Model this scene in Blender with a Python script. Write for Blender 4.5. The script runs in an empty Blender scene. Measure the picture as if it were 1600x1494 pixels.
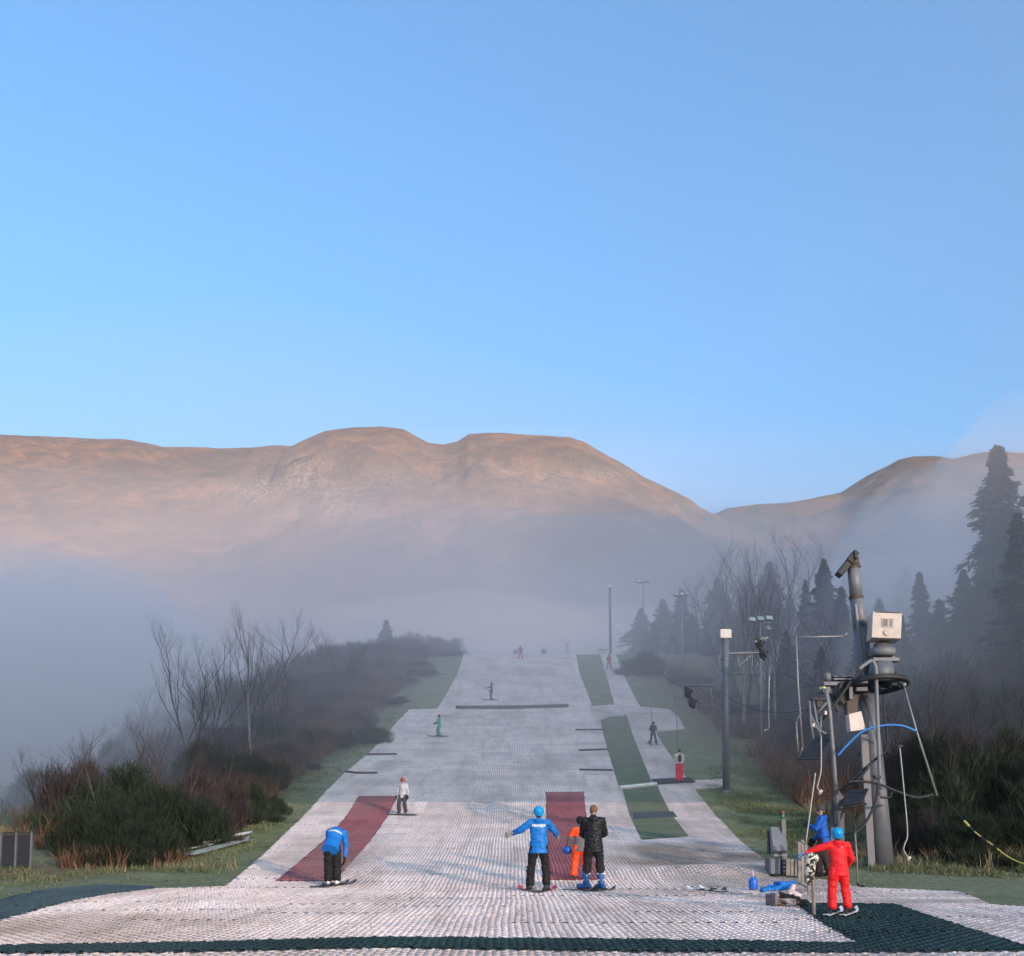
import bpy, bmesh, math, random
import numpy as np
from mathutils import Vector, Matrix, noise as mnoise

R = math.radians
random.seed(7)
rng = np.random.default_rng(7)
scene = bpy.context.scene
COL = scene.collection

# ------------------------------------------------------------------ camera, world, sun, exposure
F, CX, CY, TH, CAMZ = 1600.0, 800.0, 1145.0, R(5.0), 1.5
cam_d = bpy.data.cameras.new('camera')
cam = bpy.data.objects.new('camera', cam_d)
COL.objects.link(cam)
cam.location = (0, 0, CAMZ)
cam.rotation_euler = (R(90) + TH, 0, 0)
cam_d.sensor_width = 36.0
cam_d.lens = 36.0
cam_d.shift_y = (CY - 747.0) / 1600.0
cam_d.clip_start = 0.1
cam_d.clip_end = 12000
scene.camera = cam

SUN_EL, SUN_AZ = R(9.0), R(148.0)      # azimuth measured clockwise from +Y (north): behind the camera
world = bpy.data.worlds.new('World')
scene.world = world
world.use_nodes = True
wn = world.node_tree
bg = wn.nodes['Background']
sky = wn.nodes.new('ShaderNodeTexSky')
sky.sky_type = 'NISHITA'
sky.sun_disc = False
sky.sun_elevation = SUN_EL
sky.sun_rotation = SUN_AZ
sky.altitude = 100
sky.air_density = 1.0
sky.dust_density = 8.0
sky.ozone_density = 4.8
tint = wn.nodes.new('ShaderNodeMix')
tint.data_type = 'RGBA'; tint.blend_type = 'MULTIPLY'
tint.inputs[0].default_value = 1.0
tint.inputs[7].default_value = (0.95, 1.12, 1.0, 1)
wn.links.new(sky.outputs['Color'], tint.inputs[6])
wn.links.new(tint.outputs[2], bg.inputs['Color'])
bg.inputs['Strength'].default_value = 0.15

sun_d = bpy.data.lights.new('sun', 'SUN')
sun_d.energy = 3.6
sun_d.angle = R(0.6)
sun_d.color = (1.0, 0.74, 0.58)
sun = bpy.data.objects.new('sun', sun_d)
COL.objects.link(sun)
sdir = Vector((math.sin(SUN_AZ) * math.cos(SUN_EL), math.cos(SUN_AZ) * math.cos(SUN_EL), math.sin(SUN_EL)))
sun.rotation_euler = (-sdir).to_track_quat('-Z', 'Y').to_euler()

vs = scene.view_settings
vs.view_transform = 'Standard'
vs.look = 'None'
vs.exposure = 1.98
vs.gamma = 1.0
cy = scene.cycles
cy.use_adaptive_sampling = True
cy.adaptive_threshold = 0.01
cy.use_denoising = True
try:
    cy.denoiser = 'OPENIMAGEDENOISE'
except Exception:
    pass
cy.max_bounces = 8
cy.diffuse_bounces = 2
cy.glossy_bounces = 2
cy.transmission_bounces = 2
cy.volume_bounces = 6
cy.transparent_max_bounces = 4
cy.caustics_reflective = False
cy.caustics_refractive = False

# ------------------------------------------------------------------ pixel <-> world (the photo is 1600 x 1494)
def ray(px, py):
    u, v = (px - CX) / F, (CY - py) / F
    y, z = math.cos(TH) - v * math.sin(TH), math.sin(TH) + v * math.cos(TH)
    return u / y, z / y                      # x and z per metre of depth


def P(px, py, d):
    a, b = ray(px, py)
    return Vector((a * d, d, CAMZ + b * d))


_pairs = [(1383, 24.5), (1345, 29), (1310, 35), (1273, 42), (1240, 47.5), (1224, 50), (1152, 64), (1108, 74), (1020, 100)]
_py = [-80, 24.0] + [p[1] for p in _pairs[1:]]
_pz = [0, 0] + [CAMZ + ray(800, p[0])[1] * p[1] for p in _pairs[1:]]
_py += [112, 140, 190, 260, 400]
_pz += [_pz[-1] + 0.7, _pz[-1] + 1.0, _pz[-1] + 3.0, _pz[-1] + 9, _pz[-1] + 30]
_fy = np.arange(-80, 400, 0.25)
_fz = np.interp(_fy, _py, _pz)
_k = np.hanning(25); _k /= _k.sum()
_fzs = np.convolve(np.pad(_fz, 12, mode='edge'), _k, 'valid')
# keep the crest of the piste crisp
PROF_Y, PROF_Z = _fy, _fzs
LOW_Y = np.array([-80, 34, 60, 100, 180, 300, 450, 2500.])
LOW_Z = np.array([0, 0.1, 2.2, 5.6, 13.0, 30.0, 66.0, 600.0])


def sstep(a, b, x):
    t = np.clip((x - a) / (b - a), 0, 1)
    return t * t * (3 - 2 * t)


def berm(x, y):
    # the raised lip where the tow track leaves the apron
    a = sstep(1.6, 5.0, x - (y - 25.0) * 0.0) * (1 - sstep(7.2, 9.0, x))
    crest = 25.1 + (x - 4.2) * 0.0
    b = np.exp(-((y - 26.4) / 0.95) ** 2)
    return 0.20 * a * b


def H(x, y):
    x = np.asarray(x, float); y = np.asarray(y, float)
    prof = np.interp(y, PROF_Y, PROF_Z)
    low = np.interp(y, LOW_Y, LOW_Z)
    w = sstep(-30, -11.5, x) * (1 - 0.55 * sstep(26, 70, x))
    z = low + (prof - low) * w
    off = np.minimum(1, np.maximum(0, np.maximum(-x - 13, x - 17)) / 10)
    z = z + off * (0.5 * np.sin(x * 0.13 + 1.3) * np.sin(y * 0.11) + 0.25 * np.sin(x * 0.37 + y * 0.21)) * sstep(36, 58, y)
    return z + berm(x, y)


def Hs(x, y):
    return float(H(x, y))


def GP(px, py, lo=8.0, hi=112.0):
    """the point of the ground seen at a pixel of the photograph"""
    a, b = ray(px, py)
    ys = np.arange(lo, hi, 0.05)
    f = CAMZ + b * ys - H(a * ys, ys)
    i = np.where(f <= 0)[0]
    y = ys[i[0]] if len(i) else hi
    return Vector((a * y, y, Hs(a * y, y)))


# ------------------------------------------------------------------ materials
def mat_new(name):
    m = bpy.data.materials.new(name)
    m.use_nodes = True
    nt = m.node_tree
    return m, nt, nt.nodes['Principled BSDF']


def nd(nt, typ, **kw):
    n = nt.nodes.new(typ)
    for k, v in kw.items():
        setattr(n, k, v)
    return n


def noise_node(nt, scale, detail=4, rough=0.6, vec=None, w=None):
    n = nd(nt, 'ShaderNodeTexNoise')
    n.inputs['Scale'].default_value = scale
    n.inputs['Detail'].default_value = detail
    n.inputs['Roughness'].default_value = rough
    if vec is not None:
        nt.links.new(vec, n.inputs['Vector'])
    return n.outputs['Fac']


def ramp(nt, fac, stops):
    r = nd(nt, 'ShaderNodeValToRGB')
    el = r.color_ramp.elements
    while len(el) < len(stops):
        el.new(0.5)
    for e, (p, c) in zip(el, stops):
        e.position = p
        e.color = (*c, 1) if len(c) == 3 else c
    nt.links.new(fac, r.inputs['Fac'])
    return r.outputs['Color']


def mixc(nt, fac, a, b, mode='MIX'):
    m = nd(nt, 'ShaderNodeMix', data_type='RGBA', blend_type=mode)
    for s, v in ((m.inputs[0], fac), (m.inputs[6], a), (m.inputs[7], b)):
        if hasattr(v, 'is_output'):
            nt.links.new(v, s)
        else:
            s.default_value = v if isinstance(v, (int, float)) else (*v, 1)
    return m.outputs[2]


def mth(nt, op, a, b=0.0, c=0.0):
    m = nd(nt, 'ShaderNodeMath', operation=op)
    for i, v in enumerate((a, b, c)):
        if hasattr(v, 'is_output'):
            nt.links.new(v, m.inputs[i])
        else:
            m.inputs[i].default_value = v
    return m.outputs[0]


def objvec(nt, scale=(1, 1, 1)):
    t = nd(nt, 'ShaderNodeTexCoord')
    m = nd(nt, 'ShaderNodeMapping')
    m.inputs['Scale'].default_value = scale
    nt.links.new(t.outputs['Object'], m.inputs['Vector'])
    return m.outputs['Vector']


def bump(nt, bsdf, h, strength=0.4, dist=0.02):
    b = nd(nt, 'ShaderNodeBump')
    b.inputs['Strength'].default_value = strength
    b.inputs['Distance'].default_value = dist
    nt.links.new(h, b.inputs['Height'])
    nt.links.new(b.outputs['Normal'], bsdf.inputs['Normal'])


_simple = {}


def simple(name, c, rough=0.6, metal=0.0, var=0.15, scale=6.0, bmp=0.0):
    if name in _simple:
        return _simple[name]
    m, nt, b = mat_new(name)
    f = noise_node(nt, scale, 5, 0.65, objvec(nt))
    lo = tuple(max(0, v * (1 - var)) for v in c); hi = tuple(min(1, v * (1 + var)) for v in c)
    nt.links.new(ramp(nt, f, [(0.3, lo), (0.7, hi)]), b.inputs['Base Color'])
    b.inputs['Roughness'].default_value = rough
    b.inputs['Metallic'].default_value = metal
    if bmp:
        bump(nt, b, noise_node(nt, scale * 4, 4, 0.6, objvec(nt)), bmp, 0.01)
    _simple[name] = m
    return m


# ------------------------------------------------------------------ object helpers
def tag(o, label=None, cat=None, group=None, kind=None):
    if label: o['label'] = label
    if cat: o['category'] = cat
    if group: o['group'] = group
    if kind: o['kind'] = kind
    return o


def mesh_obj(name, verts, faces, mat, parent=None, smooth=False):
    me = bpy.data.meshes.new(name)
    v = np.asarray(verts, dtype=np.float32)
    me.vertices.add(len(v)); me.vertices.foreach_set('co', v.ravel())
    if isinstance(faces, np.ndarray) and faces.ndim == 2:
        n, k = faces.shape
        me.loops.add(n * k); me.loops.foreach_set('vertex_index', faces.astype(np.int32).ravel())
        me.polygons.add(n); me.polygons.foreach_set('loop_start', np.arange(0, n * k, k, dtype=np.int32))
    else:
        n = len(faces)
        tot = [len(f) for f in faces]
        me.loops.add(sum(tot)); me.loops.foreach_set('vertex_index', np.array([i for f in faces for i in f], dtype=np.int32))
        me.polygons.add(n); me.polygons.foreach_set('loop_start', np.concatenate([[0], np.cumsum(tot)[:-1]]).astype(np.int32))
    me.update(calc_edges=True)
    me.validate()
    me.polygons.foreach_set('use_smooth', [bool(smooth)] * len(me.polygons))
    if isinstance(mat, (list, tuple)):
        for m in mat: me.materials.append(m)
    elif mat: me.materials.append(mat)
    o = bpy.data.objects.new(name, me)
    COL.objects.link(o)
    if parent: o.parent = parent
    return o


def grid(us, vs_, fn, mat, name, flip=False, **kw):
    U, V = np.meshgrid(us, vs_)
    X, Y, Z = fn(U, V)
    v = np.stack([X.ravel(), Y.ravel(), Z.ravel()], 1)
    nu, nv = len(us), len(vs_)
    i = (np.arange(nv - 1)[:, None] * nu + np.arange(nu - 1)[None, :]).ravel()
    f = np.stack([i, i + 1, i + nu + 1, i + nu], 1)
    if flip: f = f[:, ::-1]
    return mesh_obj(name, v, f, mat, **kw)


def add_attr(o, name, vals):
    a = o.data.attributes.new(name, 'FLOAT', 'POINT')
    a.data.foreach_set('value', np.asarray(vals, dtype=np.float32))


def fbm(x, y, seed=0, octs=5, lac=2.03, gain=0.5):
    """cheap value-noise fbm in numpy"""
    r = np.random.default_rng(seed)
    T = r.random((256, 256))
    out = np.zeros(np.broadcast(x, y).shape); amp = 1.0; tot = 0
    for o in range(octs):
        xx = x * lac ** o + o * 17.3; yy = y * lac ** o + o * 9.1
        xi = np.floor(xx).astype(int); yi = np.floor(yy).astype(int)
        fx = xx - xi; fy = yy - yi
        fx = fx * fx * (3 - 2 * fx); fy = fy * fy * (3 - 2 * fy)
        a = T[xi & 255, yi & 255]; b = T[(xi + 1) & 255, yi & 255]
        c = T[xi & 255, (yi + 1) & 255]; d = T[(xi + 1) & 255, (yi + 1) & 255]
        out += amp * ((a * (1 - fx) + b * fx) * (1 - fy) + (c * (1 - fx) + d * fx) * fy)
        tot += amp; amp *= gain
    return out / tot


def inpoly(x, y, poly):
    x = np.asarray(x); y = np.asarray(y)
    c = np.zeros(x.shape, bool)
    n = len(poly)
    for i in range(n):
        x0, y0 = poly[i]; x1, y1 = poly[(i + 1) % n]
        if y0 == y1: continue
        k = ((y0 > y) != (y1 > y)) & (x < (x1 - x0) * (y - y0) / (y1 - y0) + x0)
        c ^= k
    return c


def gpoly(pts):
    return [(lambda g: (g.x, g.y))(GP(*p)) for p in pts]


# ------------------------------------------------------------------ ground
def ground_material():
    m, nt, b = mat_new('grass_ground')
    v = objvec(nt)
    n1 = noise_node(nt, 0.9, 6, 0.65, v)
    n2 = noise_node(nt, 0.13, 3, 0.5, v)
    n3 = noise_node(nt, 9.0, 5, 0.7, objvec(nt, (1, 0.4, 1)))
    g = ramp(nt, n1, [(0.3, (0.11, 0.115, 0.05)), (0.5, (0.185, 0.19, 0.085)), (0.72, (0.28, 0.27, 0.14))])
    g = mixc(nt, ramp(nt, n2, [(0.4, (0, 0, 0)), (0.65, (0.7, 0.7, 0.7))]), g, (0.215, 0.22, 0.15))
    g = mixc(nt, 0.75, g, ramp(nt, n3, [(0.25, (0.45, 0.45, 0.45)), (0.75, (1.5, 1.5, 1.5))]), 'MULTIPLY')
    a = nd(nt, 'ShaderNodeAttribute', attribute_name='brown')
    br = ramp(nt, n3, [(0.3, (0.09, 0.045, 0.022)), (0.55, (0.21, 0.105, 0.05)), (0.8, (0.30, 0.18, 0.09))])
    f = mth(nt, 'MULTIPLY', a.outputs['Fac'], mth(nt, 'ADD', mth(nt, 'MULTIPLY', n1, 2.2), -0.35))
    cl = nd(nt, 'ShaderNodeClamp'); nt.links.new(f, cl.inputs['Value'])
    nt.links.new(mixc(nt, cl.outputs[0], g, br), b.inputs['Base Color'])
    b.inputs['Roughness'].default_value = 0.95
    b.inputs['Specular IOR Level'].default_value = 0.15
    bump(nt, b, mth(nt, 'ADD', n3, n1), 0.9, 0.12)
    return m


def dens(lo, mid0, mid1, hi, step, kl, kh):
    a = [mid0]
    s = step
    while a[-1] > lo:
        s *= kl; a.append(a[-1] - s)
    b = list(np.arange(mid0, mid1, step))
    c = [mid1]; s = step
    while c[-1] < hi:
        s *= kh; c.append(c[-1] + s)
    return np.array(a[:0:-1] + b + c)


gx = dens(-900, -26, 32, 900, 0.4, 1.08, 1.08)
gy = dens(-1700, 8, 112, 262, 0.4, 1.12, 1.06)
gy = gy[gy < 262]


def ground_fn(X, Y):
    z = H(X, np.clip(Y, -79, 399)) - 0.06
    n = (fbm(X * 0.9, Y * 0.9, 3, 4) - 0.5) * 0.22
    onmat = sstep(-12.5, -10.5, X) * (1 - sstep(11.5, 13.5, X)) 
    flat = 1 - np.clip(onmat + (1 - sstep(26, 30, Y)), 0, 1)
    z = z + n * flat
    return X, Y, z


BROWN = [(-8.5, 27.5, 3.0, 1.4), (-14, 27.0, 4.0, 1.5), (-13.5, 46, 4.0, 9.0), (-15, 64, 5, 14), (-13, 88, 4, 12),
         (15.5, 52, 3.5, 7.0), (18, 36, 4, 4.0), (20, 46, 6, 9), (18, 66, 6, 12), (15, 88, 4, 10), (-24, 52, 6, 6), (-23, 40, 4, 2.5)]
ground = grid(gx, gy, ground_fn, ground_material(), 'ground', smooth=True)
_v = np.empty(len(ground.data.vertices) * 3, np.float32); ground.data.vertices.foreach_get('co', _v); _v = _v.reshape(-1, 3)
_b = np.zeros(len(_v))
for (bx, by, sx, sy) in BROWN:
    _b = np.maximum(_b, np.exp(-(((_v[:, 0] - bx) / sx) ** 2 + ((_v[:, 1] - by) / sy) ** 2)))
_b *= (1 - (sstep(-11, -9.5, _v[:, 0]) * (1 - sstep(10, 12, _v[:, 0]))))
add_attr(ground, 'brown', np.clip(_b * 1.3, 0, 1))
tag(ground, kind='structure')

# ------------------------------------------------------------------ hills
def hill_material():
    m, nt, b = mat_new('hillside')
    v = objvec(nt)
    n1 = noise_node(nt, 0.012, 6, 0.62, v)
    n2 = noise_node(nt, 0.06, 8, 0.72, v)
    n3 = noise_node(nt, 0.42, 5, 0.75, v)
    c = ramp(nt, n1, [(0.32, (0.085, 0.07, 0.04)), (0.46, (0.17, 0.105, 0.06)), (0.6, (0.26, 0.14, 0.08)), (0.72, (0.13, 0.09, 0.055))])
    c = mixc(nt, ramp(nt, n2, [(0.44, (0, 0, 0)), (0.58, (0.85, 0.85, 0.85))]), c, (0.08, 0.065, 0.05))
    a = nd(nt, 'ShaderNodeAttribute', attribute_name='crag')
    rk = mth(nt, 'MULTIPLY', a.outputs['Fac'], ramp(nt, n3, [(0.49, (0, 0, 0)), (0.56, (1, 1, 1))]))
    c = mixc(nt, rk, c, (0.40, 0.35, 0.30))
    nt.links.new(c, b.inputs['Base Color'])
    b.inputs['Roughness'].default_value = 1.0
    b.inputs['Specular IOR Level'].default_value = 0.05
    bump(nt, b, mth(nt, 'ADD', n2, mth(nt, 'MULTIPLY', n3, 0.8)), 0.9, 8.0)
    return m


def interp_px(pts):
    xs = np.array([(p[0] - CX) / F for p in pts]); ys = np.array([ray(800, p[1])[1] for p in pts])
    return xs, ys


# ridge lines read off as elevation against bearing, each hill at its own distance
HILLS = [
    (interp_px([(-1500, 900), (-900, 760), (-500, 700), (-200, 672), (0, 681), (80, 684), (180, 687), (240, 698), (330, 700), (420, 696), (480, 700), (560, 715), (700, 740), (900, 800), (1300, 900), (2400, 980)]), 960, 335, 0.75),
    (interp_px([(-1500, 1130), (150, 1000), (250, 860), (330, 775), (400, 715), (440, 701), (470, 686), (500, 674), (540, 669), (590, 667), (625, 671), (645, 682), (665, 692), (690, 695), (712, 690), (730, 679), (760, 675), (800, 676), (850, 681), (890, 683), (915, 690), (940, 705), (975, 725), (1010, 746), (1050, 765), (1085, 782), (1100, 793), (1125, 804), (1180, 835), (1300, 905), (1500, 990), (2600, 1120)]), 900, 330, 1.0),
    (interp_px([(-1500, 1100), (700, 990), (900, 900), (1020, 840), (1090, 815), (1125, 803), (1145, 795), (1190, 789), (1240, 786), (1290, 777), (1325, 770), (1355, 752), (1390, 733), (1420, 719), (1445, 713), (1480, 713), (1510, 716), (1540, 709), (1575, 705), (1620, 708), (1800, 700), (2100, 740), (2600, 900)]), 1080, 330, 0.9),
]


def hill_z(U, Y):
    base = np.interp(Y, LOW_Y, LOW_Z)
    z0 = H(U * 300, 300.0)
    out = np.where(Y < 2500, np.interp(Y, [250, 300, 450, 900, 3000], [24, 30, 42, 60, 70]), 0)
    X = U * Y
    for k, ((xs, es), Yr, Y0, sh) in enumerate(HILLS):
        e = np.interp(U, xs, es)
        zr = CAMZ + e * Yr
        s = np.clip((Y - Y0 * 0.8) / (Yr - Y0 * 0.8), 0, 1)
        g = np.sin(s * np.pi / 2) ** 1.1
        er = 0.09 + (e - 0.09) * g
        amp = 26 * s * (1 - s) * 4
        n = (fbm(X * 0.006 + k * 7, Y * 0.006, 11 + k, 6) - 0.5) * amp * 1.5
        gul = -np.abs(fbm(X * 0.011 + k, Y * 0.004, 31 + k, 4) - 0.5) * amp * 1.1
        z = CAMZ + er * np.minimum(Y, Yr) - 8 * (1 - np.clip(s * 8, 0, 1)) + n + gul
        rid = 1 - 2 * np.abs(fbm(X * 0.02 + k * 3, Y * 0.02, 51 + k, 4) - 0.5)
        cz = sum(w_ * np.exp(-(((U - (cx_ - CX) / F) * F / sx_) ** 2 + ((er - ray(800, cy_)[1]) * F / sy_) ** 2)) for cx_, cy_, sx_, sy_, w_ in ((450, 752, 110, 38, 1), (620, 742, 70, 25, .6), (850, 735, 150, 22, .6), (1060, 785, 60, 16, .6)))
        z = z + (rid - .8) * (11 + 30 * cz * (k == 1)) * np.clip(s * 3, 0, 1) * np.clip((1 - s) * 8, 0.25, 1)
        back = np.clip((Y - Yr) / 500, 0, 1)
        z = z - (zr * 0.5) * back ** 1.5 - 6 * np.clip((Y - Yr) / 60, 0, 1)
        out = np.maximum(out, z)
    return out


hu = np.arange(-0.95, 0.951, 0.0022)
hy = np.concatenate([[250, 256, 264], np.geomspace(275, 1900, 300)])


def hills_fn(U, Y):
    z = hill_z(U, Y)
    near = np.interp(Y, [0, 262, 330], [1, 1, 0])
    z = z * (1 - near) + (H(U * 256, 256.0) - 0.8) * near
    z = np.where(Y < 260, z - 3, z)
    return U * Y, Y, z


hills = grid(hu, hy, hills_fn, hill_material(), 'hills', smooth=True)
_v = np.empty(len(hills.data.vertices) * 3, np.float32); hills.data.vertices.foreach_get('co', _v); _v = _v.reshape(-1, 3)
_pu = _v[:, 0] / _v[:, 1] * F + CX
_pv = 1285 - (_v[:, 2] - CAMZ) / _v[:, 1] * F
_c = np.zeros(len(_v))
for (cx_, cy_, sx, sy, w) in [(395, 755, 55, 28, 1), (470, 740, 60, 35, 1), (505, 775, 70, 28, 1), (610, 740, 50, 22, .7), (690, 745, 30, 14, .6), (790, 725, 60, 14, .6), (860, 740, 90, 18, .55), (940, 730, 60, 14, .6), (1075, 785, 30, 10, .6), (1000, 800, 60, 20, .4), (60, 765, 40, 8, .3), (1180, 845, 30, 6, .6)]:
    _c = np.maximum(_c, 0.85 * w * np.exp(-(((_pu - cx_) / sx) ** 2 + ((_pv - cy_) / sy) ** 2)))
add_attr(hills, 'crag', _c)
tag(hills, kind='structure')


# added ridge behind the camera, unseen, its crest shaped to shade the far hills
def shade_ridge_fn(U, V):
    # U: x, V: 0..1 across the range
    X = U
    Y = -1400 - V * 700
    top = np.interp(X, [1250, 1450, 1600, 1850, 2080, 2260, 2500], [200, 600, 690, 690, 730, 810, 900]) + (fbm(X * 0.0012 + 5, V * 2, 5, 4) - 0.5) * 50
    z = top * np.sin(np.clip(V, 0, 1) * np.pi) ** 0.9 - 2
    return X, Y, z


back = grid(np.linspace(-4000, 4000, 260), np.linspace(0, 1, 24), shade_ridge_fn, hills.data.materials[0], 'hills', flip=True, smooth=True)  # sun-blocking ridge, added out of view
tag(back, kind='structure')
# ------------------------------------------------------------------ tubes and lofts
def tube_geo(pts, rs, seg=8, caps=True):
    pts = [Vector(p) for p in pts]
    if isinstance(rs, (int, float)): rs = [rs] * len(pts)
    V = []; Fc = []
    up = None
    for i, p in enumerate(pts):
        t = (pts[min(i + 1, len(pts) - 1)] - pts[max(i - 1, 0)]).normalized()
        if up is None:
            up = t.cross(Vector((0, 1, 0.03)))
            if up.length < 0.05: up = t.cross(Vector((1, 0, 0)))
        up = (up - t * up.dot(t)).normalized()
        s = t.cross(up)
        for k in range(seg):
            a = 2 * math.pi * k / seg
            V.append(p + (up * math.cos(a) + s * math.sin(a)) * rs[i])
    for i in range(len(pts) - 1):
        for k in range(seg):
            a = i * seg + k; b = i * seg + (k + 1) % seg
            Fc.append((a, b, b + seg, a + seg))
    if caps:
        Fc.append(tuple(range(seg))[::-1]); n = (len(pts) - 1) * seg
        Fc.append(tuple(range(n, n + seg)))
    return V, Fc


def box_geo(c, size, rot=None):
    c = Vector(c); sx, sy, sz = [s / 2 for s in size]
    m = rot if rot is not None else Matrix.Identity(3)
    V = [c + m @ Vector((x, y, z)) for x in (-sx, sx) for y in (-sy, sy) for z in (-sz, sz)]
    return V, [(0, 1, 3, 2), (4, 6, 7, 5), (0, 4, 5, 1), (2, 3, 7, 6), (0, 2, 6, 4), (1, 5, 7, 3)]


def prism_geo(quad, thick):
    """four corners made into a slab"""
    q = [Vector(p) for p in quad]
    n = (q[1] - q[0]).cross(q[2] - q[0]).normalized() * thick
    V = q + [p + n for p in q]
    k = len(q)
    return V, [tuple(range(k))[::-1], tuple(range(k, 2 * k))] + [(i, (i + 1) % k, k + (i + 1) % k, k + i) for i in range(k)]


class MB:
    def __init__(s): s.v = []; s.f = []
    def add(s, g):
        n = len(s.v); s.v += [tuple(p) for p in g[0]]; s.f += [tuple(i + n for i in f) for f in g[1]]; return s
    def tube(s, *a, **k): return s.add(tube_geo(*a, **k))
    def box(s, *a, **k): return s.add(box_geo(*a, **k))
    def build(s, name, mat, parent=None, smooth=False, bevel=0.0):
        base = parent.matrix_world_loc if False else None
        o = mesh_obj(name, s.v, s.f, mat, parent=None)
        if parent is not None:
            o.parent = parent
            o.matrix_parent_inverse = Matrix.Translation(-Vector(root_loc(parent)))
        if smooth:
            for p in o.data.polygons: p.use_smooth = len(p.vertices) == 4
        if bevel:
            bm = bmesh.new(); bm.from_mesh(o.data)
            bmesh.ops.bevel(bm, geom=bm.edges[:], offset=bevel, segments=2, affect='EDGES', profile=0.6)
            bm.to_mesh(o.data); bm.free()
        return o


_loc = {}


def root_loc(o):
    # world position of an object whose chain holds translations only (meshes keep world coordinates)
    return _loc.get(o.name, (0, 0, 0))


def thing(name, loc, label, cat, group=None):
    o = bpy.data.objects.new(name, None)
    o.empty_display_size = 0.3
    COL.objects.link(o)
    o.location = loc
    _loc[o.name] = tuple(loc)
    tag(o, label, cat, group)
    return o


def curve_pts(pts, n=6):
    """Catmull-Rom through the points"""
    p = [Vector(q) for q in pts]
    p = [p[0] * 2 - p[1]] + p + [p[-1] * 2 - p[-2]]
    out = []
    for i in range(1, len(p) - 2):
        for k in range(n):
            t = k / n
            out.append(0.5 * ((2 * p[i]) + (p[i + 1] - p[i - 1]) * t + (2 * p[i - 1] - 5 * p[i] + 4 * p[i + 1] - p[i + 2]) * t * t + (3 * p[i] - p[i - 1] - 3 * p[i + 1] + p[i + 2]) * t ** 3))
    out.append(p[-2])
    return out


# ------------------------------------------------------------------ the piste matting
def brush_mat(name, stops, brown=(0.30, 0.20, 0.14), spec=0.3, panel=0.22):
    m, nt, b = mat_new(name)
    v = objvec(nt)
    n1 = noise_node(nt, 0.35, 5, 0.6, v)
    n2 = noise_node(nt, 14.0, 3, 0.7, v)
    c = ramp(nt, n1, stops)
    # the panels the mats are laid in, each with its own wear
    sn = nd(nt, 'ShaderNodeVectorMath', operation='SNAP')
    nt.links.new(v, sn.inputs[0]); sn.inputs[1].default_value = (1.84, 1.3, 50)
    wnz = nd(nt, 'ShaderNodeTexWhiteNoise', noise_dimensions='3D')
    nt.links.new(sn.outputs[0], wnz.inputs['Vector'])
    c = mixc(nt, 1.0, c, ramp(nt, wnz.outputs['Value'], [(0, (1 - panel,) * 3), (0.5, (1, 1, 1)), (1, (1.04, 1.03, 1.0))]), 'MULTIPLY')
    c = mixc(nt, 0.6, c, ramp(nt, n2, [(0.3, (0.75, 0.75, 0.75)), (0.7, (1.15, 1.15, 1.15))]), 'MULTIPLY')
    st = noise_node(nt, 1.0, 5, 0.7, objvec(nt, (1.6, 0.13, 1)))
    c = mixc(nt, 1.0, c, ramp(nt, st, [(0.35, (0.74, 0.71, 0.69)), (0.52, (1, 1, 1)), (0.7, (1.06, 1.05, 1.04))]), 'MULTIPLY')
    a = nd(nt, 'ShaderNodeAttribute', attribute_name='stain')
    c = mixc(nt, a.outputs['Fac'], c, brown)
    nt.links.new(c, b.inputs['Base Color'])
    b.inputs['Roughness'].default_value = 0.75
    b.inputs['Specular IOR Level'].default_value = spec
    return m


M_white = brush_mat('white_brush', [(0.3, (0.82, 0.615, 0.54)), (0.5, (0.93, 0.71, 0.635)), (0.7, (0.97, 0.785, 0.715))])
M_red = brush_mat('red_brush', [(0.3, (0.36, 0.09, 0.095)), (0.6, (0.46, 0.14, 0.14)), (0.8, (0.54, 0.22, 0.20))])
M_dark = brush_mat('dark_green_brush', [(0.3, (0.015, 0.035, 0.032)), (0.6, (0.025, 0.055, 0.05)), (0.8, (0.05, 0.09, 0.085))], brown=(0.04, 0.05, 0.05))
M_bluegrey = brush_mat('worn_dark_brush', [(0.3, (0.045, 0.075, 0.085)), (0.6, (0.07, 0.105, 0.115)), (0.8, (0.10, 0.14, 0.15))], brown=(0.05, 0.06, 0.06))
M_under = simple('mat_underlay', (0.44, 0.355, 0.31), 0.9, var=0.3, scale=3)
M_under_d = simple('dark_underlay', (0.012, 0.018, 0.018), 0.9)
M_under_r = simple('red_underlay', (0.20, 0.05, 0.055), 0.9)
M_carpet = None

MAIN = [(-700, 1900), (-260, 1494), (-60, 1450), (0, 1437), (50, 1424), (100, 1410), (160, 1398), (240, 1388), (350, 1384.5), (372, 1368), (405, 1340), (440, 1306), (478, 1270),
        (510, 1235), (540, 1206), (575, 1178), (600, 1152), (622, 1126), (640, 1108), (683, 1107.5), (700, 1080), (716, 1050), (733, 1021), (895, 1021), (905, 1050), (925, 1103),
        (960, 1101), (930, 1012), (952, 1011), (972, 1050), (1000, 1104), (1046, 1108), (1060, 1120), (1071, 1139), (1024, 1142),
        (1042, 1172), (1078, 1222), (1100, 1251), (1130, 1285), (1165, 1320), (1200, 1347), (1203, 1370), (1290, 1374), (1345, 1386), (1385, 1388), (1500, 1393), (1530, 1404), (1548, 1413),
        (1610, 1417), (1800, 1430), (2300, 1900)]
G2 = [(938, 1126), (955, 1120), (979, 1118), (1018, 1222), (967, 1230)]
G3 = [(973, 1234), (1027, 1228), (1076, 1307), (1003, 1312)]
CROSS_R = [(1078, 1219), (1133, 1217), (1137, 1229), (1084, 1232)]
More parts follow.
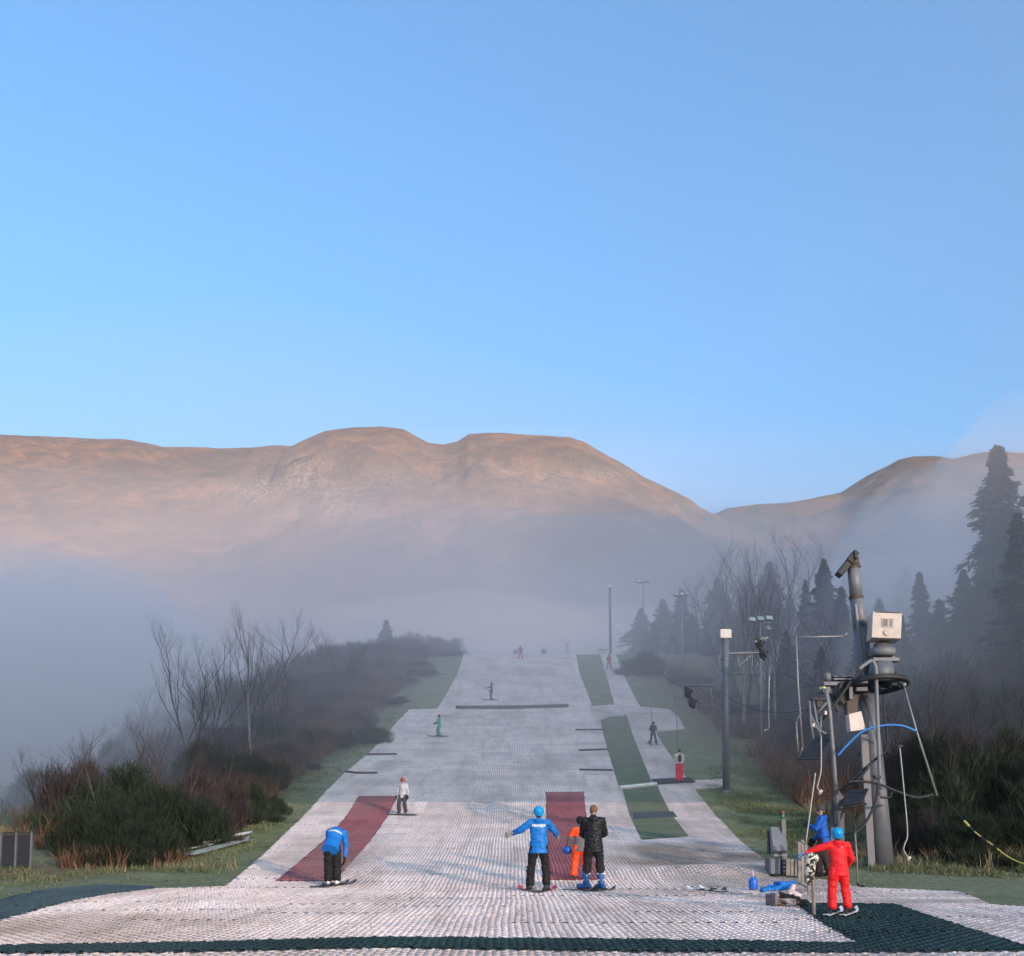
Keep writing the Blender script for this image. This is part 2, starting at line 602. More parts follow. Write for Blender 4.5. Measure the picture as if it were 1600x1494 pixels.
RED1 = [(560, 1244), (620, 1244), (520, 1377), (430, 1377)]
RED2 = [(853, 1238), (912, 1237), (936, 1375), (859, 1375)]
STRIP = [(-700, 1480), (0, 1477.5), (300, 1473), (600, 1465), (1000, 1468), (1342, 1474), (1290, 1446), (1243, 1412), (1292, 1412), (1400, 1413), (1430, 1424), (1520, 1453), (1600, 1477), (1750, 1520), (1750, 1500),
         (1600, 1487), (1340, 1489), (1000, 1488), (600, 1482), (300, 1488), (0, 1491), (-700, 1494)]
DARKL = [(-500, 1490), (-500, 1430), (0, 1405), (60, 1392), (150, 1382), (240, 1385), (244, 1388), (160, 1398), (100, 1410), (50, 1424), (0, 1437), (-120, 1465), (-300, 1500)]


def wpoly(px):
    out = []
    for (x, y) in px:
        if y > 1750:
            a, b = ray(x, 1494); d = 3.0
            out.append((max(-24, min(24, (x - 800) / 1500 * 24)), d))
        else:
            g = GP(x, y, lo=3.0); out.append((g.x, g.y))
    return out


W = {k: wpoly(v) for k, v in dict(MAIN=MAIN, G2=G2, G3=G3, RED1=RED1, RED2=RED2, STRIP=STRIP, DARKL=DARKL, CR=CROSS_R).items()}

STAINS = [(GP(550, 1262), 1.3, 2.2, .30), (GP(1030, 1345), 1.6, 1.3, .8), (GP(1060, 1330), 1.4, 2.0, .8), (GP(1120, 1340), 2.2, 1.2, .75), (GP(560, 1222), 1.6, 1.0, .35), (GP(600, 1260), 2.6, 2.4, .0),
          (GP(1500, 1408), 2.2, .55, .5), (GP(1400, 1400), 2.0, .4, .35), (GP(1250, 1392), 1.6, .5, .3), (GP(1120, 1372), 1.2, .3, .3), (GP(1440, 1397), 2, .35, .3), (GP(700, 1489), 5, .35, .35), (GP(1010, 1123), 2.5, 2.0, .25),
          (GP(60, 1450), 3.0, 2.0, .22), (GP(960, 1130), 1.5, 2.0, .2), (GP(1000, 1390), 2.0, .6, .12), (GP(470, 1350), 1.5, 2.0, .12), (GP(1020, 1115), 1.5, .5, .4), (GP(1060, 1225), 3, .5, .3)]


def stain_at(x, y):
    s = np.zeros(len(x))
    for g, sx, sy, w in STAINS:
        s = np.maximum(s, w * np.exp(-(((x - g.x) / sx) ** 4 + ((y - g.y) / sy) ** 4)))
    s += 0.22 * (x > 5.7) * (y > 27) * (y < 75)
    s += 0.8 * np.clip(fbm(x * 0.45, y * 0.2, 77, 4) - 0.52, 0, 1) * 2.2
    return np.clip(s * (0.55 + 0.9 * fbm(x * 1.7, y * 1.1, 78, 3)), 0, 1)


PITCH = 0.098


def ridges(name, inc, exc, mat, z=0.0, h=0.017, w=0.025, y0=3.0, y1=101.0, x0=-24, x1=24, jag=0.0, wt=None):
    """rows of bristles: wavy ridges that run up the slope and meet in a honeycomb"""
    allv = []; allf = []; n = 0; st = []
    Lc = 0.22
    def ys_for():
        a = np.arange(y0, min(y1, 52), Lc / 4)
        if y1 > 52: a = np.concatenate([a, np.arange(max(52, y0), y1, Lc / 2)])
        return a
    ys = ys_for()
    ph = (np.round(ys / (Lc / 4)).astype(int)) % 4
    wave = np.array([0.75, 0.75, -0.75, -0.75])[ph]
    ks = np.arange(int(x0 / PITCH), int(x1 / PITCH) + 1)
    K, Y = np.meshgrid(ks, ys, indexing='ij')
    s = np.where(K % 2 == 0, 1.0, -1.0)
    X = K * PITCH + s * wave[None, :] * PITCH * np.interp(Y, [22, 30], [0.40, 0.20]) + rng.normal(0, 0.004, K.shape)
    Yj = Y + rng.normal(0, 0.006, K.shape)
    Xw = X + 0.015 * np.sin(Y * 0.7 + 0.6 * np.sin(X * .8)) + 0.006 * np.sin(Y * 2.3 + X)
    m = inpoly(Xw, Y, inc)
    for e in exc: m &= ~inpoly(Xw, Y, e)
    Z = H(Xw, Yj) + z
    hh = h * np.interp(Y, [24, 34], [1.0, .75]) * (0.75 + 0.5 * rng.random(K.shape)) * (0.8 + 0.4 * fbm(Xw * .4, Y * .4, 5, 2))
    ww = w * (0.85 + 0.3 * rng.random(K.shape)) * np.interp(Y, [24, 34], [1.0, 1.34])
    seg = m[:, :-1] & m[:, 1:]
    blk = np.random.default_rng(5).random(400)
    pan = np.floor((Y + 1.9 * blk[(K // 21) % 400]) / 1.9)
    seg &= ~((pan[:, :-1] != pan[:, 1:]) & (Y[:, 1:] > 14))
    nk, ny = K.shape
    vid = (np.arange(nk)[:, None] * ny + np.arange(ny)[None, :])
    tw = 0.45 if wt is None else wt
    A = np.stack([Xw - ww, Yj, Z], -1); B = np.stack([Xw - ww * tw, Yj, Z + hh], -1)
    C = np.stack([Xw + ww * tw, Yj, Z + hh * (0.85 + .3 * rng.random(K.shape))], -1); D = np.stack([Xw + ww, Yj, Z], -1)
    V = np.stack([A, B, C, D], 2).reshape(-1, 3)
    a = vid[:, :-1][seg] * 4; b = vid[:, 1:][seg] * 4
    f = np.concatenate([np.stack([a + i, a + i + 1, b + i + 1, b + i], 1)[:, ::-1] for i in range(3)])
    used, inv = np.unique(f.ravel(), return_inverse=True)
    V = V[used]; f = inv.reshape(f.shape)
    o = mesh_obj(name, V, f, mat, smooth=True)
    add_attr(o, 'stain', stain_at(V[:, 0], V[:, 1]))
    return o


def sheet(name, poly, mat, z, step=0.5, parent=None, thick=0.0):
    """a sheet that follows the ground inside a polygon"""
    bm = bmesh.new()
    vs_ = [bm.verts.new((x, y, 0)) for x, y in poly]
    bm.faces.new(vs_)
    xs = [p[0] for p in poly]; ys = [p[1] for p in poly]
    for lo, hi, ax in ((min(xs), max(xs), 0), (min(ys), max(ys), 1)):
        st = max(step, (hi - lo) / 260)
        c = lo + st
        while c < hi:
            no = (1, 0, 0) if ax == 0 else (0, 1, 0); co = (c, 0, 0) if ax == 0 else (0, c, 0)
            bmesh.ops.bisect_plane(bm, geom=bm.verts[:] + bm.edges[:] + bm.faces[:], plane_co=co, plane_no=no, dist=1e-5)
            c += st
    bmesh.ops.triangulate(bm, faces=bm.faces[:])
    for v in bm.verts: v.co.z = Hs(v.co.x, v.co.y) + z
    if thick:
        r = bmesh.ops.extrude_face_region(bm, geom=bm.faces[:])
        for v in [g for g in r['geom'] if isinstance(g, bmesh.types.BMVert)]: v.co.z -= thick
    bmesh.ops.recalc_face_normals(bm, faces=bm.faces[:])
    me = bpy.data.meshes.new(name); bm.to_mesh(me); bm.free()
    if not thick and len(me.polygons) and me.polygons[0].normal.z < 0: me.flip_normals()
    me.materials.append(mat)
    o = bpy.data.objects.new(name, me); COL.objects.link(o)
    if parent: o.parent = parent
    return o


slope = sheet('ski_slope', W['MAIN'], M_under, -0.010, 0.5, thick=0.12)
tag(slope, kind='structure')
sb = ridges('bristle_rows', W['MAIN'], [W['G2'], W['G3'], W['RED1'], W['RED2'], W['STRIP']], M_white, -0.012)
sb.parent = slope
cr = sheet('side_matting', W['CR'], M_under, -0.006, 0.5, thick=0.1); cr.parent = slope
crb = ridges('bristle_rows', W['CR'], [], M_white, -0.006); crb.parent = slope
for key, lab in (('RED1', 'dull red mat laid down the slope behind the bending coach'), ('RED2', 'dull red mat laid down the slope behind the pair in orange and black')):
    o = sheet('red_mat', W[key], M_under_r, 0.004, 0.4, thick=0.03)
    tag(o, lab, 'mat', 'red mats set into the slope')
    r = ridges('bristle_rows', W[key], [], M_red, 0.0); r.parent = o
o = sheet('dark_mat', W['STRIP'], M_under_d, 0.006, 0.4, thick=0.03)
tag(o, 'near black green mat under the red skier, running on as a strip across the apron', 'mat')
r = ridges('bristle_rows', W['STRIP'], [], M_dark, 0.0, h=0.022); r.parent = o
o = sheet('dark_mat', W['DARKL'], M_under_d, 0.002, 0.4, thick=0.05)
tag(o, 'worn blue grey mat along the grass edge at the left of the apron', 'mat')
r = ridges('bristle_rows', W['DARKL'], [], M_bluegrey, -0.004, h=0.02, x0=-30); r.parent = o


def carpet_material():
    m, nt, b = mat_new('green_strip')
    n = noise_node(nt, 1.2, 5, 0.65, objvec(nt)); n2 = noise_node(nt, 25, 3, 0.7, objvec(nt))
    c = ramp(nt, n, [(0.3, (0.09, 0.105, 0.055)), (0.6, (0.14, 0.155, 0.085)), (0.8, (0.20, 0.20, 0.12))])
    c = mixc(nt, 0.8, c, ramp(nt, n2, [(0.3, (0.6,) * 3), (0.7, (1.35,) * 3)]), 'MULTIPLY')
    nt.links.new(c, b.inputs['Base Color']); b.inputs['Roughness'].default_value = 0.95
    bump(nt, b, n2, 0.8, 0.03)
    return m


M_carpet = carpet_material()
for k_ in ('G2', 'G3'):
    o = sheet('grass_strip', W[k_], M_carpet, 0.012, 0.5); tag(o, kind='structure')
M_rub = simple('black_rubber', (0.02, 0.02, 0.022), 0.7)
M_roll = simple('dirty_white_plastic', (0.62, 0.60, 0.56), 0.7, var=0.2, scale=8)


def ground_line(pxs, n=8, lift=0.03):
    g = [GP(*p) for p in pxs]
    out = []
    for a, b in zip(g[:-1], g[1:]):
        for i in range(n):
            t = i / n; x = a.x + (b.x - a.x) * t; y = a.y + (b.y - a.y) * t
            out.append(Vector((x, y, Hs(x, y) + lift)))
    out.append(Vector((g[-1].x, g[-1].y, Hs(g[-1].x, g[-1].y) + lift)))
    return out


def bar(pxs, r, mat, name, label, cat, lift, group=None):
    pts = ground_line(pxs, 6, lift)
    o = MB().tube(pts, r, seg=6).build(name, mat, smooth=True)
    o.name = name
    tag(o, label, cat, group)
    return o


bar([(712, 1107.5), (800, 1107.5), (888, 1105)], 0.14, simple('grey_rubber', (0.06, 0.055, 0.06), 0.8), 'barrier_bar', 'long dark bar lying across the upper piste below the dark skier', 'barrier', 0.10)
for k, (pts, lab) in enumerate([
    ([(899, 1141.5), (943, 1141)], 'dark strip across the mats, topmost of three beside the grass strip'),
    ([(905, 1173.5), (950, 1172)], 'dark strip across the mats, middle of three beside the grass strip'),
    ([(905, 1204), (957, 1204.5)], 'dark strip across the mats, lowest of three beside the grass strip'),
    ([(540, 1207), (556, 1209), (590, 1209)], 'curved dark strip across the mats above the left red mat'),
    ([(574, 1180), (620, 1179.5)], 'dark brown strip across the mats at the left edge below the green skier')]):
    bar(pts, 0.05, simple('grey_rubber', (0.06, 0.055, 0.06), 0.8), 'rubber_strip', lab, 'strip', 0.05, 'dark strips across the mats')
bar([(568, 1184.5), (614, 1187)], 0.10, M_roll, 'white_roller', 'pale band lying at the left edge of the slope just below a dark strip', 'roller', 0.0)
bar([(967, 1232.5), (1026, 1226.5)], 0.075, M_roll, 'rolled_mat', 'pale rolled mat lying between the two lowest grass strips', 'mat', 0.06)
o = sheet('rubber_sheet', gpoly([(1018, 1219), (1078, 1216), (1087, 1223), (1025, 1226.5)]), M_rub, 0.05, 0.5, thick=0.03); tag(o, 'black rubber sheet on the tow track under the skier in red trousers', 'rubber sheet')
o = sheet('rubber_sheet', gpoly([(990, 1270), (1052, 1269), (1058, 1277), (993, 1281)]), simple('wet_dark_cloth', (0.05, 0.06, 0.065), 0.8), 0.03, 0.5, thick=0.02); tag(o, 'dark band lying across the lowest grass strip', 'rubber sheet')

# the old mats dumped on the left verge
t = thing('old_mat', GP(335, 1325), 'pale mat scrap lying lengthwise on the grass verge, nearest the piste', 'mat', 'old mats left on the verge')
o = sheet('sheet', gpoly([(289, 1339), (294, 1334), (372, 1314), (390, 1308), (387, 1315), (312, 1336)]), simple('dirty_scrap', (.34, .34, .31), .9, var=.4), 0.045, 0.3, thick=0.012)
o.parent = t; o.matrix_parent_inverse = Matrix.Translation(-t.location)
t = thing('old_mat', GP(360, 1312), 'thin pale mat roll on the verge grass beyond the wider scrap', 'mat', 'old mats left on the verge')
MB().tube([p + Vector((0, 0, .06)) for p in (GP(318, 1320), GP(350, 1315), GP(365, 1311))], .05).tube([p + Vector((0, 0, .06)) for p in (GP(365, 1309), GP(393, 1303))], .05).build('roll', M_roll, t, smooth=True)
t = thing('old_mat', GP(300, 1329), 'looped dark and white edging lying behind the pale scrap', 'mat', 'old mats left on the verge')
zz = []
a0, a1 = GP(298, 1329), GP(332, 1322)
for i in range(40):
    u_ = i / 39; zz.append(a0.lerp(a1, u_) + Vector((0.05 * math.sin(i * 1.3), 0.15 * math.cos(i * 1.3), 0.06)))
MB().tube(zz, 0.02, seg=5).build('coil', simple('grey_white', (0.3, 0.3, 0.3), 0.7), t, smooth=True)

# ------------------------------------------------------------------ plants
def leafmat(name, a, b_, c, rough=0.8):
    m, nt, b = mat_new(name)
    oi = nd(nt, 'ShaderNodeObjectInfo')
    geo = nd(nt, 'ShaderNodeNewGeometry')
    n = noise_node(nt, 1.3, 4, 0.7, objvec(nt))
    mixv = mth(nt, 'ADD', mth(nt, 'MULTIPLY', geo.outputs['Random Per Island'], 0.55), mth(nt, 'MULTIPLY', n, 0.55))
    col = ramp(nt, mixv, [(0.25, a), (0.5, b_), (0.8, c)])
    hsv = nd(nt, 'ShaderNodeHueSaturation')
    nt.links.new(mth(nt, 'ADD', mth(nt, 'MULTIPLY', oi.outputs['Random'], 0.5), 0.75), hsv.inputs['Value'])
    nt.links.new(col, hsv.inputs['Color'])
    nt.links.new(hsv.outputs[0], b.inputs['Base Color'])
    b.inputs['Roughness'].default_value = rough
    b.inputs['Specular IOR Level'].default_value = 0.2
    return m


M_con = leafmat('conifer_needles', (0.018, 0.032, 0.022), (0.032, 0.055, 0.035), (0.06, 0.085, 0.055))
M_broom = leafmat('broom_stems', (0.009, 0.015, 0.010), (0.018, 0.028, 0.016), (0.038, 0.050, 0.028))
M_brown = leafmat('bare_twigs', (0.025, 0.020, 0.024), (0.045, 0.034, 0.036), (0.075, 0.055, 0.052))
M_brack = leafmat('dead_bracken', (0.07, 0.035, 0.025), (0.14, 0.07, 0.045), (0.23, 0.13, 0.08))
M_straw = leafmat('dry_grass', (0.14, 0.12, 0.07), (0.24, 0.20, 0.12), (0.36, 0.31, 0.20))
M_grs = leafmat('verge_grass', (0.06, 0.075, 0.035), (0.11, 0.125, 0.06), (0.18, 0.18, 0.10))
M_bark = simple('bark', (0.075, 0.06, 0.055), 0.95, var=0.4, scale=5, bmp=0.5)
M_birch = simple('birch_bark', (0.20, 0.18, 0.175), 0.8, var=0.6, scale=3)


def quads_from(c, a, b):
    """quads centred at c with half axes a and b, numpy"""
    V = np.stack([c - a - b, c + a - b, c + a + b, c - a + b], 1).reshape(-1, 3)
    n = len(c)
    return V, np.arange(n * 4).reshape(n, 4)


def unit(v):
    return v / np.maximum(1e-9, np.linalg.norm(v, axis=-1, keepdims=True))


_plant_cache = {}


def conifer_meshes(key, h, rad, seed, nb=170, per=26, droop=0.25, base=0.08):
    r = np.random.default_rng(seed)
    C = []; A = []; B = []
    for i in range(nb):
        u_ = (i + r.random()) / nb
        z = h * (base + (0.985 - base) * u_)
        rr = rad * (1 - u_) ** 0.95 * (0.35 + 0.85 * r.random()) + 0.10
        az = i * 2.399 + r.normal(0, 0.3)
        d = np.array([math.cos(az), math.sin(az), 0])
        side = np.array([-d[1], d[0], 0])
        t = r.random(per) ** 0.7
        lift = 0.22 * (1 - u_) * 0 + 0.25 * u_
        zz_ = z + rr * t * (lift - droop * (1 - u_)) - rr * 0.12 * t ** 2 + r.normal(0, 0.05, per)
        w = (1 - t * 0.8) * rr * 0.30
        off = r.normal(0, 1, per) * w
        c = d[None] * (rr * t)[:, None] + side[None] * off[:, None]; c[:, 2] = zz_
        C.append(c)
        dirv = unit(d[None] * 1.0 + side[None] * (np.sign(off) * 0.9)[:, None] + r.normal(0, 0.3, (per, 3)) + np.array([0, 0, -0.35]))
        nrm = unit(np.cross(dirv, np.array([0, 0, 1.0]) + r.normal(0, 0.6, (per, 3))))
        L = (0.16 + 0.34 * r.random(per)) * (0.3 + 0.7 * (1 - u_))
        A.append(dirv * L[:, None]); B.append(nrm * (0.035 + 0.04 * r.random(per))[:, None])
    C, A, B = map(np.concatenate, (C, A, B))
    V, Fq = quads_from(C, A, B)
    V2 = V.copy()
    # taper each spray to a point at the outer end
    V = V.reshape(-1, 4, 3); mid = (V[:, 1] + V[:, 2]) / 2; V[:, 1] = mid + (V[:, 1] - mid) * 0.3; V[:, 2] = mid + (V[:, 2] - mid) * 0.3; V = V.reshape(-1, 3)
    tr = MB().tube([(0, 0, -0.4), (0, 0, h * 0.3), (0.05, 0.02, h * 0.7), (0.03, 0, h)], [0.022 * h * .6 + .05, 0.012 * h + .04, 0.006 * h + .02, 0.01], seg=7)
    return (V, Fq), tr


def bare_meshes(h, seed, spread=0.5, n0=3, fine=True, multi=False, levels=4):
    r = random.Random(seed)
    trunk = MB(); twigs_p = []; 
    tw = MB()
    def grow(p, d, L, rad, lev):
        pts = [p]; k = 4 if lev < 2 else 3
        dd = d.copy()
        for i in range(k):
            dd = (dd + Vector((r.gauss(0, .10), r.gauss(0, .10), r.gauss(0.06, .05)))).normalized()
            pts.append(pts[-1] + dd * (L / k))
        rs = [rad * (1 - 0.75 * i / k) for i in range(k + 1)]
        (trunk if lev == 0 else tw).tube(pts, rs, seg=6 if lev == 0 else (4 if lev < 2 else 3), caps=False)
        if lev >= levels: return
        nb = [7, 6, 6, 5, 4][lev]
        for j in range(nb):
            t = 0.25 + 0.75 * (j + r.random()) / nb
            q = pts[min(k - 1, int(t * k))].lerp(pts[min(k, int(t * k) + 1)], (t * k) % 1)
            az = r.random() * 6.283
            perp = Vector((math.cos(az), math.sin(az), 0.15)); perp = (perp - dd * perp.dot(dd)).normalized()
            nd_ = (dd * (1 - spread * .6) + perp * spread + Vector((0, 0, .22))).normalized()
            grow(q, nd_, L * r.uniform(.42, .62) * (1.15 - .45 * t), rad * .42 * (1.1 - .5 * t), lev + 1)
    if multi:
        for j in range(n0):
            az = j * 6.283 / n0 + r.random()
            grow(Vector((0.15 * math.cos(az), .15 * math.sin(az), -.2)), Vector((.22 * math.cos(az), .22 * math.sin(az), 1)).normalized(), h * r.uniform(.75, .95), h * .009 + .02, 0)
    else:
        grow(Vector((0, 0, -.3)), Vector((r.gauss(0, .04), r.gauss(0, .04), 1)), h * .92, h * .011 + .02, 0)
    return tw, trunk


def bush_mesh(w, d, h, seed, n=2600, upright=0.45, size=0.85):
    """a mound of upright, thin, whippy stems in clumps of uneven height"""
    r = np.random.default_rng(seed)
    nc = 34
    cx_ = r.normal(0, 0.38, nc) * w; cyy = r.normal(0, 0.38, nc) * d
    hh = h * (0.35 + 0.65 * r.random(nc)) * np.clip(1.15 - (np.abs(cx_) / w) ** 2 * .8 - (np.abs(cyy) / d) ** 2 * .6, .35, 1)
    k = r.integers(0, nc, n)
    t = r.random(n) ** 0.75
    sp = 0.26 * min(w, d) * (0.35 + 0.8 * np.sin(np.clip(t, 0, 1) * 2.6))
    az = r.random(n) * 6.283; q = r.random(n) ** .5
    c = np.stack([cx_[k] + np.cos(az) * sp * q, cyy[k] + np.sin(az) * sp * q, hh[k] * t * (1.02 - .15 * q)], 1)
    out = np.stack([np.cos(az) * q, np.sin(az) * q, np.full(n, 0.0)], 1)
    dirv = unit(out * 0.55 + np.array([0, 0, 1.0]) * upright * 1.5 + r.normal(0, .3, (n, 3)))
    nrm = unit(np.cross(dirv, r.normal(0, 1, (n, 3))))
    L = (0.10 + 0.20 * r.random(n)) * size
    V, f = quads_from(c, dirv * L[:, None], nrm * ((0.008 + .009 * r.random(n)) * size)[:, None])
    V = V.reshape(-1, 4, 3); mid = (V[:, 1] + V[:, 2]) / 2; V[:, 1] = mid + (V[:, 1] - mid) * .15; V[:, 2] = mid + (V[:, 2] - mid) * .15
    return V.reshape(-1, 3), f


def plant(name, x, y, label, cat, group, crown_name, crown_me, crown_mat, trunk_me=None, trunk_mat=None, s=1.0, sz=None, rz=0.0, z=None):
    zz_ = Hs(x, y) - 0.05 if z is None else z
    e = bpy.data.objects.new(name, None); COL.objects.link(e)
    e.location = (x, y, zz_); e.rotation_euler = (0, 0, rz); e.scale = (s, s, sz or s); e.empty_display_size = .3
    tag(e, label, cat, group)
    for nm, me in ((crown_name, crown_me), ('trunk', trunk_me)):
        if me is None: continue
        o = bpy.data.objects.new(nm, me); COL.objects.link(o); o.parent = e
    return e


def as_mesh(name, g, mat):
    o = mesh_obj(name, g[0], g[1], mat); me = o.data; bpy.data.objects.remove(o); return me


CON = []
for k, (h, rad, nb, per) in enumerate([(10, 2.7, 210, 40), (10, 2.2, 190, 40), (10, 3.1, 200, 42)]):
    (g, tr) = conifer_meshes(k, h, rad, 40 + k, nb, per)
    CON.append((as_mesh('needles', g, M_con), as_mesh('trunk', (tr.v, tr.f), M_bark)))
BARE = []
for k, (sp, multi) in enumerate([(.55, False), (.45, True), (.38, False), (.5, True)]):
    tw, trk = bare_meshes(8, 60 + k, sp, 3, multi=multi)
    BARE.append((as_mesh('branches', (tw.v, tw.f), M_brown), as_mesh('trunk', (trk.v, trk.f), M_bark)))
BIR = []
for k in range(2):
    tw, trk = bare_meshes(8, 90 + k, .36, 3)
    BIR.append((as_mesh('branches', (tw.v, tw.f), M_brown), as_mesh('trunk', (trk.v, trk.f), M_birch)))
BU = [as_mesh('stems', bush_mesh(2.0, 2.0, 2.0, 120 + k, 14000), M_broom) for k in range(3)]
BUB = [as_mesh('stems', bush_mesh(2.0, 2.0, 2.0, 130 + k, 12000, upright=.6), M_brown) for k in range(2)]


def at_px(px, d):
    return ray(px, 1285)[0] * d, d


def con(px, ptop, d, label, group, k=0, fat=1.0):
    x, y = at_px(px, d); z = Hs(x, y) - .3
    ztop = CAMZ + ray(px, ptop)[1] * d
    s = (ztop - z) / 10.0
    o = plant('conifer_tree', x, y, label, 'conifer', group, 'needles', CON[k % 3][0], M_con, CON[k % 3][1], M_bark, s=s * fat, sz=s, rz=random.random() * 6, z=z)
    return o


def bare(px, ptop, d, label, group, k=0, birch=False, fat=1.0, name=None):
    x, y = at_px(px, d); z = Hs(x, y)
    ztop = CAMZ + ray(px, ptop)[1] * d
    s = (ztop - z) / 8.2
    src = BIR[k % 2] if birch else BARE[k % 4]
    return plant(name or ('birch_tree' if birch else 'bare_tree'), x, y, label, 'tree', group, 'branches', src[0], None, src[1], None, s=s * fat, sz=s, rz=random.random() * 6)


def bush(px, ptop, d, wpx, label, group, k=0, brown=False, deep=None):
    x, y = at_px(px, d); z = Hs(x, y)
    ztop = CAMZ + ray(px, ptop)[1] * d
    h = max(.5, ztop - z); w = wpx / F * d
    me = (BUB if brown else BU)[k % (2 if brown else 3)]
    e = plant('brown_bush' if brown else 'broom_bush', x, y, label, 'bush', group, 'stems', me, None, s=w / 3.4, sz=h / 2.0, rz=random.random() * 6)
    return e


# the big spruce and the others that stand out on the right
con(1583, 693, 62, 'tall spruce at the right edge, its top above the hill line', None, 0, 1.05)
con(1450, 893, 66, 'lone-topped spruce between the motor box and the tall right edge spruce', None, 1, 1.05)
con(1298, 872, 78, 'blue green conifer with a broad top behind the leaning mast', None, 2, 1.05)
gl = 'dark conifer merging into the misty wood behind the tow tower'
for (px, pt, d, k, f) in [(1268, 905, 84, 1, 1), (1325, 915, 72, 0, 1), (1385, 935, 74, 2, 1.15), (1418, 960, 62, 1, 1.2), (1480, 935, 64, 0, 1.2), (1520, 890, 62, 2, 1.1), (1556, 850, 68, 1, 1.1), (1610, 800, 56, 0, 1), (1350, 985, 60, 1, 1.3), (1235, 985, 74, 0, 1.2), (1290, 1010, 66, 2, 1.2), (1650, 720, 60, 1, 1), (1700, 850, 52, 2, 1.2), (1760, 760, 60, 0, 1.1), (1850, 900, 60, 1, 1.2), (1215, 1040, 70, 1, 1.2), (1335, 1075, 54, 2, 1.3)]:
    con(px, pt, d, gl, 'conifers of the misty wood on the right', k, f)
gl = 'misty conifer in the far row of the wood under the right hand hill'
for i_, px in enumerate(range(1120, 1700, 30)):
    con(px + random.uniform(-8, 8), 915 + 28 * math.sin(i_ * 1.7) + random.uniform(-14, 14), random.uniform(100, 118), gl, 'far conifers of the wood', i_, 1.5)
gl = 'bare dark tree blurred by mist at the near side of the right hand wood'
for (px, pt, d, k) in [(1130, 905, 92, 0), (1155, 880, 96, 1), (1180, 915, 84, 2), (1225, 860, 90, 3), (1250, 870, 96, 0), (1100, 925, 104, 1), (1200, 930, 78, 3), (1240, 960, 72, 2), (1170, 985, 72, 1), (1270, 990, 64, 0), (1140, 1000, 78, 3), (1310, 1040, 58, 2), (1420, 1080, 46, 1), (1480, 1090, 42, 3), (1550, 1110, 40, 0)]:
    bare(px, pt, d, gl, 'bare trees of the right hand wood', k, fat=1.25)
gl = 'dim tree on the skyline of the wood, almost lost in fog behind the tow line'
for (px, pt, d, k) in [(1005, 950, 128, 2), (1040, 935, 122, 0), (1070, 920, 118, 1), (1025, 975, 112, 2), (1085, 960, 106, 0), (1110, 985, 98, 1), (1055, 990, 104, 2)]:
    con(px, pt, d, gl, 'dim trees beyond the tow line', k, 1.6)
bare(1165, 905, 66, 'pale stemmed birch left of the three floodlights', None, 0, birch=True, fat=.8)
bare(1216, 925, 66, 'pale stemmed birch leaning behind the three floodlights', None, 1, birch=True, fat=.8)

# left of the piste
bare(303, 1012, 52, 'many stemmed bare tree standing above the dark bushes on the left', None, 1, name='bare_tree')
bare(390, 995, 56, 'slender birch with a white lower stem left of the piste', None, 0, birch=True)
con(600, 968, 124, 'lone conifer rising a little above the misty belt left of the piste top', None, 0, 1.5)
gl = 'misty rounded tree in the belt that climbs beside the left of the piste'
for (px, pt, d, w, k, b_) in [(640, 985, 108, 120, 0, 1), (685, 990, 112, 90, 1, 0), (560, 995, 100, 130, 1, 1), (520, 1000, 94, 130, 0, 0), (475, 1010, 88, 130, 2, 1), (430, 1025, 84, 130, 0, 1), (620, 1005, 96, 120, 1, 0), (580, 1022, 88, 120, 0, 1), (350, 1052, 86, 150, 1, 0), (290, 1072, 88, 150, 0, 1), (390, 1040, 80, 130, 2, 0), (240, 1092, 84, 130, 1, 1), (535, 1040, 82, 120, 2, 0), (485, 1050, 78, 120, 0, 1), (705, 1008, 120, 60, 1, 1), (660, 1012, 104, 90, 0, 1)]:
    bush(px, pt, d, w, gl, 'misty trees left of the piste', k, b_)
gl = 'thin leafless tree in the misty belt left of the piste'
for (px, pt, d, k) in [(420, 985, 76, 2), (460, 1000, 72, 0), (500, 1000, 80, 3), (540, 1010, 76, 1), (355, 1040, 70, 0), (330, 1050, 62, 3), (600, 1020, 84, 2), (425, 1040, 60, 1), (650, 1000, 98, 0), (230, 1090, 72, 3), (380, 1060, 58, 0)]:
    bare(px, pt, d, gl, 'leafless trees left of the piste', k, fat=1.35)
gl = 'dark bush in the misty thicket that follows the left verge'
for (px, pt, d, w, k, b) in [(230, 1090, 78, 110, 0, 0), (200, 1115, 70, 90, 1, 1), (290, 1110, 66, 110, 2, 0), (350, 1120, 60, 110, 0, 1), (420, 1110, 62, 120, 1, 0), (480, 1090, 68, 120, 2, 1), (540, 1075, 76, 110, 0, 0), (590, 1060, 84, 100, 1, 0), (640, 1045, 92, 90, 2, 1), (600, 1085, 76, 80, 1, 0), (550, 1105, 68, 90, 0, 1), (500, 1130, 60, 90, 2, 0), (440, 1150, 54, 90, 1, 1), (690, 1040, 98, 55, 0, 0), (660, 1060, 88, 60, 2, 0), (260, 1130, 58, 120, 0, 1), (320, 1150, 50, 110, 1, 0), (160, 1135, 60, 90, 2, 1), (390, 1160, 48, 100, 2, 0)]:
    bush(px, pt, d, w, gl, 'bushes of the misty thicket on the left', k, b)
bush(205, 1168, 37, 190, 'broad dark green broom bush under the bare tree on the left', None, 0)
bush(120, 1168, 40, 130, 'dark bush behind the fence corner at the far left', None, 1, True)
bush(250, 1205, 32.5, 170, 'dark broom bush nearest the old mats on the verge', None, 2)
bush(172, 1238, 30.5, 140, 'big dark green bush above the patch of rusty bracken', None, 1)
bush(232, 1265, 28.8, 125, 'low dark bush at the foot of the thicket by the verge', None, 0)
